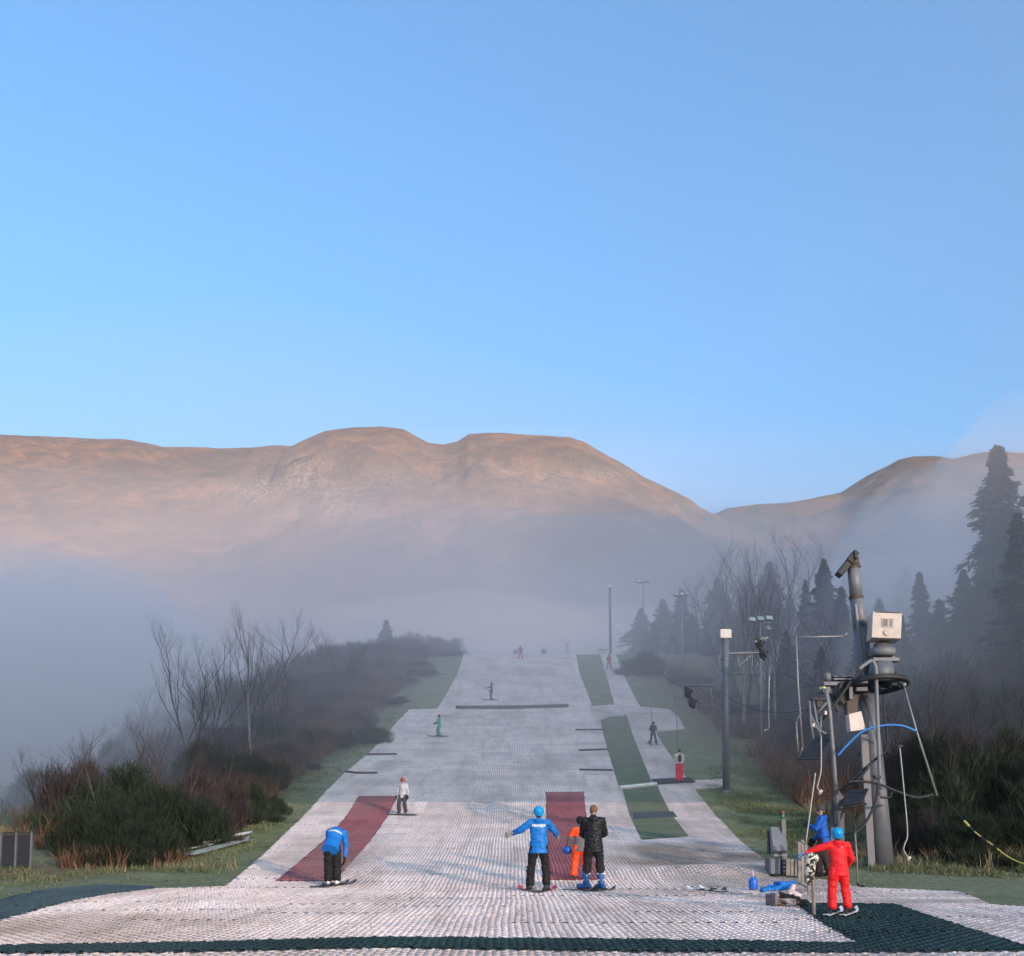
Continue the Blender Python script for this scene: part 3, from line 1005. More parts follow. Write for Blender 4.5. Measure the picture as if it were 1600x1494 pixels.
bush(330, 1190, 38, 130, 'purplish leafless bush behind the old mats', None, 0, True)
bush(385, 1215, 40, 90, 'low dark bush close to the left edge of the piste', None, 1)
bush(300, 1215, 34, 110, 'brown twiggy bush in the middle of the near thicket', None, 1, True)
bush(425, 1235, 42, 50, 'small dark shrub at the top of the rusty verge', None, 2)
bush(60, 1192, 60, 110, 'greyish brown bush in front of the misty field at the far left', None, 1, True)
bush(575, 1125, 62, 60, 'small dark bush alone on the verge left of the green skier', None, 2)
gl = 'thin bare sapling sticking out of the near thicket on the left'
for (px, pt, d, k) in [(95, 1150, 38, 0), (150, 1165, 35, 2), (275, 1150, 36, 3), (340, 1165, 39, 0), (225, 1140, 39, 1), (60, 1180, 42, 3)]:
    bare(px, pt, d, gl, 'saplings in the near thicket', k, fat=1.1)
# right hand bushes
bush(1010, 1010, 88, 70, 'rounded dark bush right of the upper tow track', None, 0)
bush(1560, 1150, 33, 230, 'big green broom bush at the right edge', None, 1)
bush(1480, 1190, 33, 170, 'dark bush behind the hanging tow button on the right', None, 2)
bush(1600, 1230, 29, 190, 'dark bush behind the striped yellow rope', None, 0)
bush(1440, 1250, 31, 100, 'low brown bush right of the mast foot', None, 0, True)
bush(1520, 1265, 29, 150, 'low dark bush above the rusty grass on the right', None, 1)
bush(1680, 1150, 32, 220, 'green broom bush just beyond the right edge', None, 2)
gl = 'tall dim thicket at the foot of the spruces on the right'
for (px, pt, d, w, k, b) in [(1475, 1000, 56, 210, 0, 0), (1560, 985, 55, 220, 1, 1), (1400, 1020, 58, 190, 2, 0), (1330, 1040, 60, 160, 1, 1), (1640, 990, 52, 200, 0, 0), (1520, 1040, 52, 200, 2, 0), (1440, 1055, 54, 180, 1, 0)]:
    bush(px, pt, d, w, gl, 'tall thicket under the spruces', k, b)
gl = 'dark thicket bush between the tow tower and the wood'
for (px, pt, d, w, k, b) in [(1400, 1130, 44, 110, 0, 1), (1460, 1130, 42, 120, 1, 0), (1530, 1120, 40, 130, 2, 1), (1340, 1140, 50, 100, 1, 1), (1280, 1120, 60, 110, 0, 1), (1220, 1110, 66, 100, 2, 1), (1170, 1100, 72, 90, 1, 0), (1120, 1085, 78, 90, 0, 1), (1080, 1060, 84, 70, 2, 0), (1600, 1110, 40, 140, 0, 0), (1260, 1060, 72, 120, 1, 0), (1340, 1080, 62, 120, 2, 1), (1430, 1060, 56, 130, 0, 0), (1520, 1060, 50, 140, 1, 1)]:
    bush(px, pt, d, w, gl, 'bushes in front of the right hand wood', k, b)


def blades(name, pts, hs, mat, seed, per=7, lean=.35, wdt=.012):
    r = np.random.default_rng(seed)
    n = len(pts); pts = np.repeat(np.asarray(pts), per, 0); hs = np.repeat(np.asarray(hs), per)
    N = len(pts)
    base = pts + np.stack([r.normal(0, .10, N), r.normal(0, .10, N), np.zeros(N)], 1)
    hs = hs * (.5 + .7 * r.random(N))
    ln = np.stack([r.normal(0, lean, N), r.normal(0, lean, N), np.ones(N)], 1)
    ln = unit(ln)
    mid = base + ln * (hs * .55)[:, None]
    tip = mid + unit(ln + r.normal(0, .35, (N, 3)) * np.array([1, 1, .3])) * (hs * .5)[:, None]
    s = unit(np.stack([r.normal(0, 1, N), r.normal(0, 1, N), np.zeros(N)], 1)) * (wdt * (.6 + .8 * r.random(N)))[:, None]
    V = np.stack([base - s, base + s, mid + s * .8, mid - s * .8, tip + s * .12, tip - s * .12], 1).reshape(-1, 3)
    i = np.arange(N) * 6
    f = np.concatenate([np.stack([i, i + 1, i + 2, i + 3], 1), np.stack([i + 3, i + 2, i + 4, i + 5], 1)])
    return mesh_obj(name, V, f, mat)


def scatter(patches, dens_, seed, hmul=1.0):
    r = np.random.default_rng(seed); P_ = []; Hh = []
    for (x, y, sx, sy, h) in patches:
        n = int(dens_ * sx * sy)
        X = x + r.normal(0, .55, n) * sx; Y = y + r.normal(0, .55, n) * sy
        cl = fbm(X * .8, Y * .8, seed, 3)
        k = cl > 0.43
        k &= ~((X > np.interp(Y, [24, 26, 30, 38, 47, 60, 74, 80, 100], [-9.5, -7.1, -7.9, -8.6, -9.0, -8.7, -7.6, -5.8, -4.4])) & (X < (np.interp(Y, [20, 24, 27, 30, 40, 52, 62, 76, 100], [20, 16, 9.6, 8.2, 8.8, 9.6, 13.6, 12, 10.6]) if h < .3 else np.interp(Y, [20, 24, 27, 30, 40, 60, 100], [20, 16, 10.5, 10, 12, 13.5, 13.5]))) & (Y > 10))
        if h >= .3: k &= ~((X > np.interp(Y, [26, 38, 50, 80, 100], [-8.8, -10.6, -10.8, -9.0, -7.5])) & (X < 5))
        X, Y, cl = X[k], Y[k], cl[k]
        P_.append(np.stack([X, Y, H(X, Y) - .05], 1)); Hh.append(h * (.5 + cl) * hmul)
    return np.concatenate(P_), np.concatenate(Hh)


BR = [(-11.1, 28.2, 1.2, .6, .55), (-8.6, 28.5, 1.6, .9, .45), (-13.3, 40, 2.6, 6, .9), (-12.4, 50, 2.2, 8, 1.0), (-12.0, 64, 2.5, 10, 1.1), (-11, 82, 2.5, 12, 1.1), (-15, 46, 4, 7, 1.0),
      (14.6, 50, 2.6, 5, .7), (17, 54, 4, 7, .8), (15.5, 62, 2.5, 8, .8), (12.4, 29.5, 2.0, 1.0, .6), (14.8, 29.6, 2.4, 1.0, .6), (16, 42, 3, 5, .8), (17, 46, 4, 5, 1.3), (13.5, 78, 2.5, 9, 1.1), (20, 38, 4, 5, 1.3), ]
p_, h_ = scatter(BR, 60, 5)
tag(blades('dead_bracken', p_, h_, M_brack, 1, 9, .45, .016), kind='stuff')
GR = [(-8.6, 30, 1.1, 3.5, .10), (-9.6, 38, 1.0, 5, .11), (-10, 50, 1.0, 7, .12), (-9.2, 66, 1.2, 8, .13), (9.3, 34, 1.2, 5, .10), (10.2, 45, 1.6, 6, .11), (12, 56, 2, 8, .13), (-10.4, 34, .7, 6, .10), (-11.2, 44, .8, 6, .12), (10.6, 33, 1.3, 4, .09), (13, 26.6, 5, 1.3, .08), (17, 24.6, 4, 1, .08), (-14, 25.6, 4, .9, .07), (11.6, 45, 1.5, 7, .10), (-10.5, 27.2, 4.5, .8, .14), (-16, 24, 5, 3, .07), (-20, 30, 8, 5, .08), (13, 27.2, 6, 1.4, .15), (14.5, 25.6, 3.5, .8, .16), (18, 27, 5, 2.5, .3), (-25, 38, 8, 8, .12), (11, 30, 3, 3, .15), (12, 35, 3, 5, .15), (11.5, 42, 2, 5, .16)]
p_, h_ = scatter(GR, 70, 6)
tag(blades('grass', p_, h_, M_grs, 2, 8, .4, .010), kind='stuff')
ST = [(-9.0, 27.6, 1.8, .5, .25), (-21, 40, 4, 3, .5), (13.3, 28.4, 3.2, .7, .5), (11.5, 44, 3, 6, .5), (-11.2, 34, .9, 4, .35), (16, 28, 3, 1.2, .6)]
p_, h_ = scatter(ST, 45, 8)
tag(blades('dry_grass', p_, h_, M_straw, 3, 7, .35, .009), kind='stuff')
# ------------------------------------------------------------------ people
def cap_geo(p0, r0, p1, r1, flat=1.0, fdir=(0, 1, 0), seg=14):
    """a capsule that tapers from r0 to r1; flattened along fdir"""
    p0, p1 = Vector(p0), Vector(p1)
    t = (p1 - p0); L = t.length
    if L < 1e-5: t = Vector((0, 0, 1)); L = 0
    t = t.normalized() if L else Vector((0, 0, 1))
    fd = Vector(fdir); v = fd - t * fd.dot(t)
    if v.length < 0.05: v = Vector((1, 0, 0)) - t * t.x
    v.normalize(); u = t.cross(v)
    V = []; Fc = []; rings = []
    def ring(c, r):
        i0 = len(V)
        for k in range(seg):
            a = 2 * math.pi * k / seg
            V.append(c + u * math.cos(a) * r + v * math.sin(a) * r * flat)
        rings.append(i0)
    for a in (-80, -60, -40, -20): ring(p0 + t * math.sin(R(a)) * r0, r0 * math.cos(R(a)))
    for s in (0.0, 0.33, 0.66, 1.0): ring(p0 + t * L * s, r0 + (r1 - r0) * s)
    for a in (20, 40, 60, 80): ring(p1 + t * math.sin(R(a)) * r1, r1 * math.cos(R(a)))
    for a, b in zip(rings[:-1], rings[1:]):
        for k in range(seg):
            Fc.append((a + k, a + (k + 1) % seg, b + (k + 1) % seg, b + k))
    Fc.append(tuple(range(seg))[::-1]); Fc.append(tuple(range(rings[-1], rings[-1] + seg)))
    return V, Fc


def ell_geo(c, rad, rot=None, seg=18, rings=10):
    m = rot if rot is not None else Matrix.Identity(3)
    c = Vector(c); V = [c + m @ Vector((0, 0, -rad[2]))]
    for i in range(1, rings):
        a = -math.pi / 2 + math.pi * i / rings
        for k in range(seg):
            b = 2 * math.pi * k / seg
            V.append(c + m @ Vector((rad[0] * math.cos(a) * math.cos(b), rad[1] * math.cos(a) * math.sin(b), rad[2] * math.sin(a))))
    V.append(c + m @ Vector((0, 0, rad[2])))
    Fc = [(0, 1 + (k + 1) % seg, 1 + k) for k in range(seg)]
    for i in range(rings - 2):
        for k in range(seg):
            a = 1 + i * seg + k; b = 1 + i * seg + (k + 1) % seg
            Fc.append((a, b, b + seg, a + seg))
    n = len(V) - 1; o = 1 + (rings - 2) * seg
    Fc += [(o + k, o + (k + 1) % seg, n) for k in range(seg)]
    return V, Fc


def blob(name, prims, vox, mat, parent, wr=0.0, wf=14.0, smooth=3, horiz=False, M=None, matfn=None, cut=None):
    """join shapes into one continuous skin (voxel remesh), relax it and add cloth folds"""
    mb = MB()
    for p in prims: mb.add(p)
    me = bpy.data.meshes.new('tmp'); me.from_pydata(mb.v, [], mb.f); me.update()
    o = bpy.data.objects.new('tmp', me); COL.objects.link(o)
    rm = o.modifiers.new('r', 'REMESH'); rm.mode = 'VOXEL'; rm.voxel_size = vox
    sm = o.modifiers.new('s', 'SMOOTH'); sm.factor = 0.5; sm.iterations = smooth
    dg = bpy.context.evaluated_depsgraph_get(); dg.update()
    ev = bpy.data.meshes.new_from_object(o.evaluated_get(dg))
    bpy.data.objects.remove(o); bpy.data.meshes.remove(me)
    n = len(ev.vertices)
    co = np.empty(n * 3, np.float32); ev.vertices.foreach_get('co', co); co = co.reshape(-1, 3)
    if wr > 0:
        no = np.empty(n * 3, np.float32); ev.vertex_normals.foreach_get('vector', no); no = no.reshape(-1, 3)
        x, y, z = co.T
        zz = z * (1.9 if horiz else 1.0)
        f = fbm(x * wf * .7 + y * 5 + 50, zz * wf + y * wf * .5 + 50, 17, 3) - 0.5
        f2 = np.abs(fbm(x * wf * .45 + y * 3 + 90, zz * wf * 1.2 + 31, 19, 2) - 0.5)
        co = co + no * ((f * 1.2 - f2 * 1.6 + .2) * wr)[:, None]
    if cut is not None:
        cp, cn = np.array(cut[0]), np.array(cut[1])
        dd = (co - cp) @ cn
        co = co - np.maximum(dd, 0)[:, None] * cn[None, :]
    if M is not None:
        A = np.array(M); co = co @ A[:3, :3].T + A[:3, 3]
    ev.vertices.foreach_set('co', co.astype(np.float32).ravel()); ev.update()
    ev.name = name
    for p in ev.polygons: p.use_smooth = True
    for m in (mat if isinstance(mat, (list, tuple)) else [mat]): ev.materials.append(m)
    if matfn is not None:
        for p in ev.polygons: p.material_index = matfn(p.center)
    ob = bpy.data.objects.new(name, ev); COL.objects.link(ob); ob.parent = parent
    return ob


def hand(w, d, palm, side, s=1.0, curl=0.5, fat=1.0, spread=0.4):
    """palm, four unequal bent fingers and a thumb from the side of the palm"""
    w, d, palm, side = Vector(w), Vector(d).normalized(), Vector(palm).normalized(), Vector(side).normalized()
    out = []
    r = 0.0095 * s * fat
    c1 = w + d * 0.085 * s
    for q in (-0.028, -0.009, 0.010, 0.028):
        out.append(cap_geo(w + d * 0.01 * s + side * q * .7 * s, 0.017 * s * fat, c1 + side * q * s, 0.014 * s * fat))
    for i, (q, L) in enumerate(((-0.034, .062), (-0.012, .078), (0.011, .084), (0.034, .074))):
        p = c1 + side * q * s
        dd = (d + side * (q / .034) * spread * .5).normalized()
        a = p + (dd * math.cos(curl * .5) + palm * math.sin(curl * .5)) * L * .5 * s
        b = a + (dd * math.cos(curl * 1.3) + palm * math.sin(curl * 1.3)) * L * .32 * s
        c = b + (dd * math.cos(curl * 2.0) + palm * math.sin(curl * 2.0)) * L * .25 * s
        out += [cap_geo(p, r * 1.15, a, r * 1.05), cap_geo(a, r * 1.05, b, r), cap_geo(b, r, c, r * .9)]
    t0 = w + d * .025 * s + side * .030 * s
    t1 = t0 + (side * .8 + d * .55 + palm * .3).normalized() * .040 * s
    t2 = t1 + (d * .9 + side * .25 + palm * .35).normalized() * .035 * s
    out += [cap_geo(t0, .014 * s * fat, t1, .0125 * s * fat), cap_geo(t1, .0115 * s * fat, t2, .0095 * s * fat)]
    return out


M_skin = simple('skin', (0.52, 0.30, 0.22), 0.55, var=0.08)
FAB = {}


def fabric(name, c, rough=0.7, sheen=0.0, var=0.10):
    if name in FAB: return FAB[name]
    m, nt, b = mat_new(name)
    n = noise_node(nt, 9, 4, .6, objvec(nt)); n2 = noise_node(nt, 220, 2, .5, objvec(nt))
    nt.links.new(ramp(nt, n, [(0.3, tuple(v * (1 - var) for v in c)), (0.7, tuple(min(1, v * (1 + var)) for v in c))]), b.inputs['Base Color'])
    b.inputs['Roughness'].default_value = rough
    b.inputs['Specular IOR Level'].default_value = .3
    bump(nt, b, n2, .15, .002)
    FAB[name] = m
    return m


BLUE = fabric('bright_blue_shell', (0.008, 0.16, 0.52), .55)
BLUE2 = fabric('royal_blue_shell', (0.008, 0.09, 0.42), .55)
CYAN = fabric('cyan_helmet', (0.006, 0.28, 0.62), .35)
BLACK = fabric('black_cloth', (0.013, 0.012, 0.014), .8)
PUFF = fabric('black_puffer', (0.010, 0.010, 0.013), .5)
DKGREY = fabric('charcoal_cloth', (0.05, 0.048, 0.055), .8)
RED = fabric('red_snowsuit', (0.74, 0.015, 0.022), .6)
ORANGE = fabric('fluorescent_orange', (0.98, 0.075, 0.012), .6)
GREY = fabric('grey_cloth', (0.14, 0.12, 0.13), .8)
GLOVE = fabric('pale_glove', (0.46, 0.40, 0.35), .8, var=.35)
BOOTB = fabric('blue_boot_shell', (0.02, 0.085, 0.24), .35)
BOOTW = fabric('white_boot_shell', (0.65, 0.64, 0.62), .4)
HAIR = fabric('brown_hair', (0.16, 0.085, 0.05), .8, var=.3)
HAIRD = fabric('dark_hair', (0.03, 0.024, 0.022), .7, var=.3)
GREEN = fabric('mint_green_suit', (0.06, 0.38, 0.24), .7)
PATT = fabric('pale_patterned_jacket', (0.42, 0.42, 0.46), .8, var=.35)
BROWNT = fabric('dark_brown_trousers', (0.035, 0.02, 0.022), .8)
PINKR = fabric('pinkish_red_trousers', (0.62, 0.03, 0.06), .7)
CREAM = fabric('cream_top', (0.62, 0.52, 0.46), .8)
HELR = fabric('red_helmet', (0.42, 0.05, 0.045), .4)
M_skiw = simple('white_ski_top', (0.66, 0.66, 0.68), .3)
M_skib = simple('black_ski_top', (0.02, 0.02, 0.022), .35)
M_skir = simple('red_ski_tip', (0.55, 0.05, 0.09), .35)
M_metal = simple('galvanised_steel', (0.22, 0.22, 0.24), .5, .6, var=.15)
M_bind = simple('binding_black', (0.03, 0.03, 0.032), .5)


class Pose:
    """joint positions in metres for a body 1.75 m tall, feet at z=0, facing +Y"""
    def __init__(s, **k):
        s.pelvis = Vector((0, 0, .97)); s.chest = Vector((0, .01, 1.28)); s.neck = Vector((0, 0, 1.48)); s.head = Vector((0, .015, 1.63))
        s.lsh = Vector((-.18, 0, 1.42)); s.rsh = Vector((.18, 0, 1.42))
        s.lel = Vector((-.25, .02, 1.13)); s.rel = Vector((.25, .02, 1.13))
        s.lwr = Vector((-.27, .10, .88)); s.rwr = Vector((.27, .10, .88))
        s.lhip = Vector((-.095, 0, .92)); s.rhip = Vector((.095, 0, .92))
        s.lkn = Vector((-.12, .03, .50)); s.rkn = Vector((.12, .03, .50))
        s.lan = Vector((-.14, 0, .10)); s.ran = Vector((.14, 0, .10))
        s.ldir = Vector((-.08, 1, 0)).normalized(); s.rdir = Vector((.08, 1, 0)).normalized()
        s.hyaw = 0.0; s.hpitch = 0.0
        for a, b in k.items(): setattr(s, a, Vector(b) if isinstance(b, tuple) else b)


def person(px, py, label, pose, hgt, yaw=0.0, d=None, jacket=BLUE, trousers=BLACK, hat=None, hatmat=CYAN, hair=None, hairmat=HAIRD, glove=BLACK, boot=BLACK, hood=True,
           vox=0.014, group=None, jlen=.80, jw=1.0, tw=1.0, lift=0.02, backpack=None, curl=(.5, .5), suit=False, quilt=False, goggles=False, cuff=None, hs=1.0, tilt=None, tlow=.04):
    """one person; skin body, clothing as children. Returns the root and the local-to-world matrix"""
    if d is None: g = GP(px, py)
    else:
        x, y = at_px(px, d); g = Vector((x, y, Hs(x, y)))
    g = g + Vector((0, 0, lift))
    s = hgt / 1.75
    root = thing('person', g, label, 'person', group)
    M = Matrix.Rotation(yaw, 4, 'Z') @ Matrix.Diagonal((s, s, s, 1))
    if tilt: M = Matrix.Rotation(tilt, 4, 'X') @ M
    p = pose
    v = vox / s
    q = hs * (1.0 if hgt > 1.6 else 1.0 + (1.6 - hgt) * .35)      # children have larger heads
    Rh = Matrix.Rotation(p.hyaw, 3, 'Z') @ Matrix.Rotation(p.hpitch, 3, 'X')
    hd = p.head
    def hv(x, y, z): return hd + Rh @ Vector((x * q, y * q, z * q))
    hdl = (p.lwr - p.lel).normalized(); hdr = (p.rwr - p.rel).normalized()
    def sidev(dv, palm):
        w_ = dv.cross(palm); return w_.normalized() if w_.length > .1 else Vector((0, 1, 0))
    pl = getattr(p, 'lpalm', Vector((1, 0, -.3))); pr = getattr(p, 'rpalm', Vector((-1, 0, -.3)))
    lside = getattr(p, 'lside', Vector((0, 1, 0))); lside = lside - hdl * hdl.dot(lside)
    rside = getattr(p, 'rside', Vector((0, 1, 0))); rside = rside - hdr * hdr.dot(rside)
    if lside.length < .2: lside = Vector((0, 0, 1)) - hdl * hdl.z
    if rside.length < .2: rside = Vector((0, 0, 1)) - hdr * hdr.z
    lh = hand(p.lwr, hdl, pl - hdl * pl.dot(hdl), lside, 1.0, curl[0], .86)
    rh = hand(p.rwr, hdr, pr - hdr * pr.dot(hdr), rside, 1.0, curl[1], .86)
    # --- the body itself
    face = [ell_geo(hd, (.073 * q, .092 * q, .108 * q), Rh), ell_geo(hv(0, .03, -.055), (.052 * q, .055 * q, .055 * q), Rh),
            cap_geo(hv(0, .085, .01), .012 * q, hv(0, .108, -.022), .016 * q), ell_geo(hv(-.077, 0, -.01), (.010 * q, .020 * q, .030 * q), Rh), ell_geo(hv(.077, 0, -.01), (.010 * q, .020 * q, .030 * q), Rh),
            cap_geo(hv(-.04, .083, .022), .010 * q, hv(.04, .083, .022), .010 * q), cap_geo(hv(-.02, .088, -.050), .008 * q, hv(.02, .088, -.050), .008 * q)]
    legs = []
    for hip, kn, an, dr in ((p.lhip, p.lkn, p.lan, p.ldir), (p.rhip, p.rkn, p.ran, p.rdir)):
        legs += [cap_geo(hip, .082, kn, .052), cap_geo(kn, .050, an, .036), cap_geo(an + Vector((0, 0, -.05)), .035, an + dr * .14 + Vector((0, 0, -.065)), .026)]
    arms = []
    for sh, el, wr_ in ((p.lsh, p.lel, p.lwr), (p.rsh, p.rel, p.rwr)):
        arms += [cap_geo(sh, .048, el, .036), cap_geo(el, .036, wr_, .024)]
    trunk = [cap_geo(p.pelvis, .115, p.chest, .125, .72), cap_geo(p.chest, .125, (p.lsh + p.rsh) / 2 * .6 + p.chest * .4, .12, .7), cap_geo(p.lsh, .05, p.rsh, .05), cap_geo(p.neck - Vector((0, 0, .04)), .055, hd - Vector((0, 0, .05)), .05)]
    blob('body', face + legs + arms + trunk + lh + rh, min(v, .011), M_skin, root, M=M, smooth=2)
    # --- jacket
    jb = p.pelvis.lerp(p.chest, -.22 if jlen > .7 else .1)
    mid = (p.lsh + p.rsh) / 2
    up = (p.neck - p.pelvis).normalized()
    lj = .19 if jlen > .7 else -.02
    hem = p.pelvis - up * lj
    J = [cap_geo(hem - up * .05, .205 * jw, p.pelvis.lerp(p.chest, .4), .185 * jw, .74), cap_geo(p.pelvis.lerp(p.chest, .4), .185 * jw, p.chest + up * .03, .192 * jw, .70),
         cap_geo(p.lsh * .82 + mid * .18, .088, p.rsh * .82 + mid * .18, .088), cap_geo(p.chest + up * .02, .16, mid, .10, .8), cap_geo(mid, .085, p.neck + up * .015, .068),
         cap_geo(p.lsh, .085, p.lel, .070), cap_geo(p.lel, .070, p.lwr - hdl * .02, .054), cap_geo(p.rsh, .085, p.rel, .070), cap_geo(p.rel, .070, p.rwr - hdr * .02, .054)]
    back = (p.rsh - p.lsh).cross(up).normalized() * -1
    if back.dot(Vector((0, -1, 0))) < 0: back = -back
    if hood:
        J += [cap_geo(p.neck + back * .075 + up * -.02 + Vector((-.055, 0, 0)), .055, p.neck + back * .075 + up * -.02 + Vector((.055, 0, 0)), .055), cap_geo(p.neck + back * .08 - up * .03, .06, p.neck + back * .085 - up * .10, .035)]
    # folds of the lower hem keep the cloth from ending in a ball
    jk = blob('jacket', J, max(v, .011), jacket, root, wr=.030, M=M, horiz=quilt, wf=24 if quilt else 11, cut=(hem, -up))
    # --- trousers
    T = [cap_geo(p.pelvis - Vector((.06, 0, .03)), .105 * tw, p.pelvis + Vector((.06, 0, -.03)), .105 * tw, .9), cap_geo(p.pelvis, .12 * tw, p.pelvis.lerp(p.chest, .22), .125 * tw, .8)]
    for hip, kn, an in ((p.lhip, p.lkn, p.lan), (p.rhip, p.rkn, p.ran)):
        low = an + (kn - an).normalized() * tlow
        T += [cap_geo(hip - Vector((0, 0, .02)), .108 * tw, kn, .092 * tw), cap_geo(kn, .092 * tw, low, .090 * tw)]
    tr = blob('trousers', T, max(v, .011), trousers, root, wr=.032, M=M, wf=11)
    if cuff is not None: blob('cuff', cuff, max(v, .011), boot, root, M=M)
    # --- boots and gloves
    for an, kn, dr in ((p.lan, p.lkn, p.ldir), (p.ran, p.rkn, p.rdir)):
        sh = (kn - an).normalized()
        B = [cap_geo(an + Vector((0, 0, -.045)) - dr * .05, .048, an + dr * .17 + Vector((0, 0, -.055)), .042, 1), cap_geo(an - Vector((0, 0, .03)), .056, an + sh * .13, .062), cap_geo(an - dr * .06 + Vector((0, 0, -.06)), .038, an + dr * .12 + Vector((0, 0, -.065)), .038)]
        blob('boot', B, max(v, .011), boot, root, M=M, smooth=2)
    for (w, dv, pm, sd, cu) in ((p.lwr, hdl, pl, lside, curl[0]), (p.rwr, hdr, pr, rside, curl[1])):
        G = hand(w, dv, pm - dv * pm.dot(dv), sd, 1.3, cu, 1.45) + [cap_geo(w - dv * .05, .046, w + dv * .01, .036)]
        blob('glove', G, min(max(v * .8, .008), .012), glove, root, M=M, smooth=1)
    # --- head covering
    if hat == 'helmet':
        Hh = [ell_geo(hv(0, -.012, .035), (.116 * q, .130 * q, .112 * q), Rh), ell_geo(hv(0, -.035, -.02), (.098 * q, .085 * q, .07 * q), Rh), cap_geo(hv(-.06, .098, .045), .014 * q, hv(.06, .098, .045), .014 * q)]
        h_ = blob('helmet', Hh, max(v * .8, .009), hatmat, root, M=M, smooth=2)
        for (vx, vy, vz) in ((-.055, -.085, .085), (.055, -.085, .085), (0, -.11, .075), (-.035, -.03, .139), (.035, -.03, .139)):
            if hgt * 1 > 1.25 and vox < .016:
                o = blob('vent', [cap_geo(hv(vx, vy - .010, vz - .004), .0085, hv(vx, vy + .010, vz + .012), .0085)], .006, BLACK, h_, M=M, smooth=1)
        if goggles:
            blob('goggles', [cap_geo(hv(-.05, .098, .012), .028 * q, hv(.05, .098, .012), .028 * q)] , .009, M_bind, root, M=M)
    elif hat == 'beanie':
        blob('hat', [ell_geo(hv(0, -.005, .035), (.088 * q, .106 * q, .095 * q), Rh)], max(v * .8, .009), hatmat, root, M=M, wr=.004)
    if hair:
        X = [ell_geo(hv(0, -.018, .022), (.083 * q, .094 * q, .100 * q), Rh)]
        if hair == 'nape': X = [ell_geo(hv(0, -.05, -.06), (.066 * q, .045 * q, .055 * q), Rh)]
        if hair == 'long': X += [cap_geo(hv(0, -.06, -.02), .075 * q, hv(0, -.085, -.16), .055 * q)]
        blob('hair', X, max(v * .8, .009), hairmat, root, wr=.010, wf=40, M=M)
    if backpack is not None:
        blob('backpack', [cap_geo(p.chest + back * .17 + up * .10, .09, p.chest + back * .17 - up * .14, .10, .8)], max(v, .011), backpack, root, wr=.006, M=M)
    return root, M, jk


def w2(root, M, v):
    return Vector(root.location) + (M @ Vector(v))


def ski(base, direc, L, w, mat, label, name='ski', group=None, up=Vector((0, 0, 1)), tipmat=None, tip=.35, bind=True, back=.45, tags=True):
    """a ski lying on the ground, base = under the boot; the tip curls up"""
    d_ = Vector(direc).normalized(); sd = d_.cross(up).normalized(); up = sd.cross(d_)
    V = []; Fc = []; n = 22; mi = []
    for i in range(n + 1):
        u_ = i / n; t = (u_ - back) * L
        wd = w * (.5 + .10 * abs(u_ - .5) * 2) * (1 if u_ < .9 else math.sqrt(max(0.02, 1 - ((u_ - .9) / .1) ** 2)))
        if u_ < .04: wd *= .75
        z = .012 + (max(0, u_ - .86) / .14) ** 2 * .075 * min(1, L) + (max(0, .06 - u_) / .06) ** 2 * .02
        c = Vector(base) + d_ * t + up * z
        V += [c - sd * wd, c + sd * wd, c + sd * wd + up * .012, c - sd * wd + up * .012]
    for i in range(n):
        a = i * 4
        for k in range(4): Fc.append((a + k, a + (k + 1) % 4, a + 4 + (k + 1) % 4, a + 4 + k)); mi.append(1 if (tipmat and i / n > 1 - tip) else 0)
    Fc += [(0, 1, 2, 3)[::-1], (n * 4, n * 4 + 1, n * 4 + 2, n * 4 + 3)]; mi += [0, 0]
    root = thing(name, Vector(base), label, 'snowboard' if name == 'snowboard' else 'ski', group)
    mb = MB(); mb.v = [tuple(v) for v in V]; mb.f = Fc
    o = mb.build('blade' if name == 'ski' else 'deck', [mat, tipmat] if tipmat else mat, root)
    for p_, k in zip(o.data.polygons, mi): p_.material_index = k
    if bind:
        rot = Matrix((sd, d_, up)).transposed()
        b = MB().box(Vector(base) + up * .038 + d_ * .14, (w * .75, .07, .03), rot).box(Vector(base) + up * .038 - d_ * .15, (w * .75, .08, .03), rot).box(Vector(base) + up * .065 - d_ * .17, (w * .5, .03, .05), rot)
        b.build('binding', M_bind, root)
    return root


def on_ground(x, y, dz=0.0): return Vector((x, y, Hs(x, y) + dz))


def ground_up(x, y):
    e = .4
    n = Vector((-(Hs(x + e, y) - Hs(x - e, y)) / (2 * e), -(Hs(x, y + e) - Hs(x, y - e)) / (2 * e), 1))
    return n.normalized()


def skis_for(root, M, pose, L, w, mat, who, angL, angR, tipmat=None, grp='skis on people', drop=None):
    for an, ang, sd in ((pose.lan, angL, 'left'), (pose.ran, angR, 'right')):
        q = w2(root, M, (an.x, an.y + .03, 0)); up = ground_up(q.x, q.y)
        q.z = Hs(q.x, q.y) + .012
        dv = Vector((math.sin(ang), math.cos(ang), 0)); dv = dv - up * dv.dot(up)
        ski(q, dv, L, w, mat, f'{sd} ski of the {who}', group=grp, up=up, tipmat=tipmat)


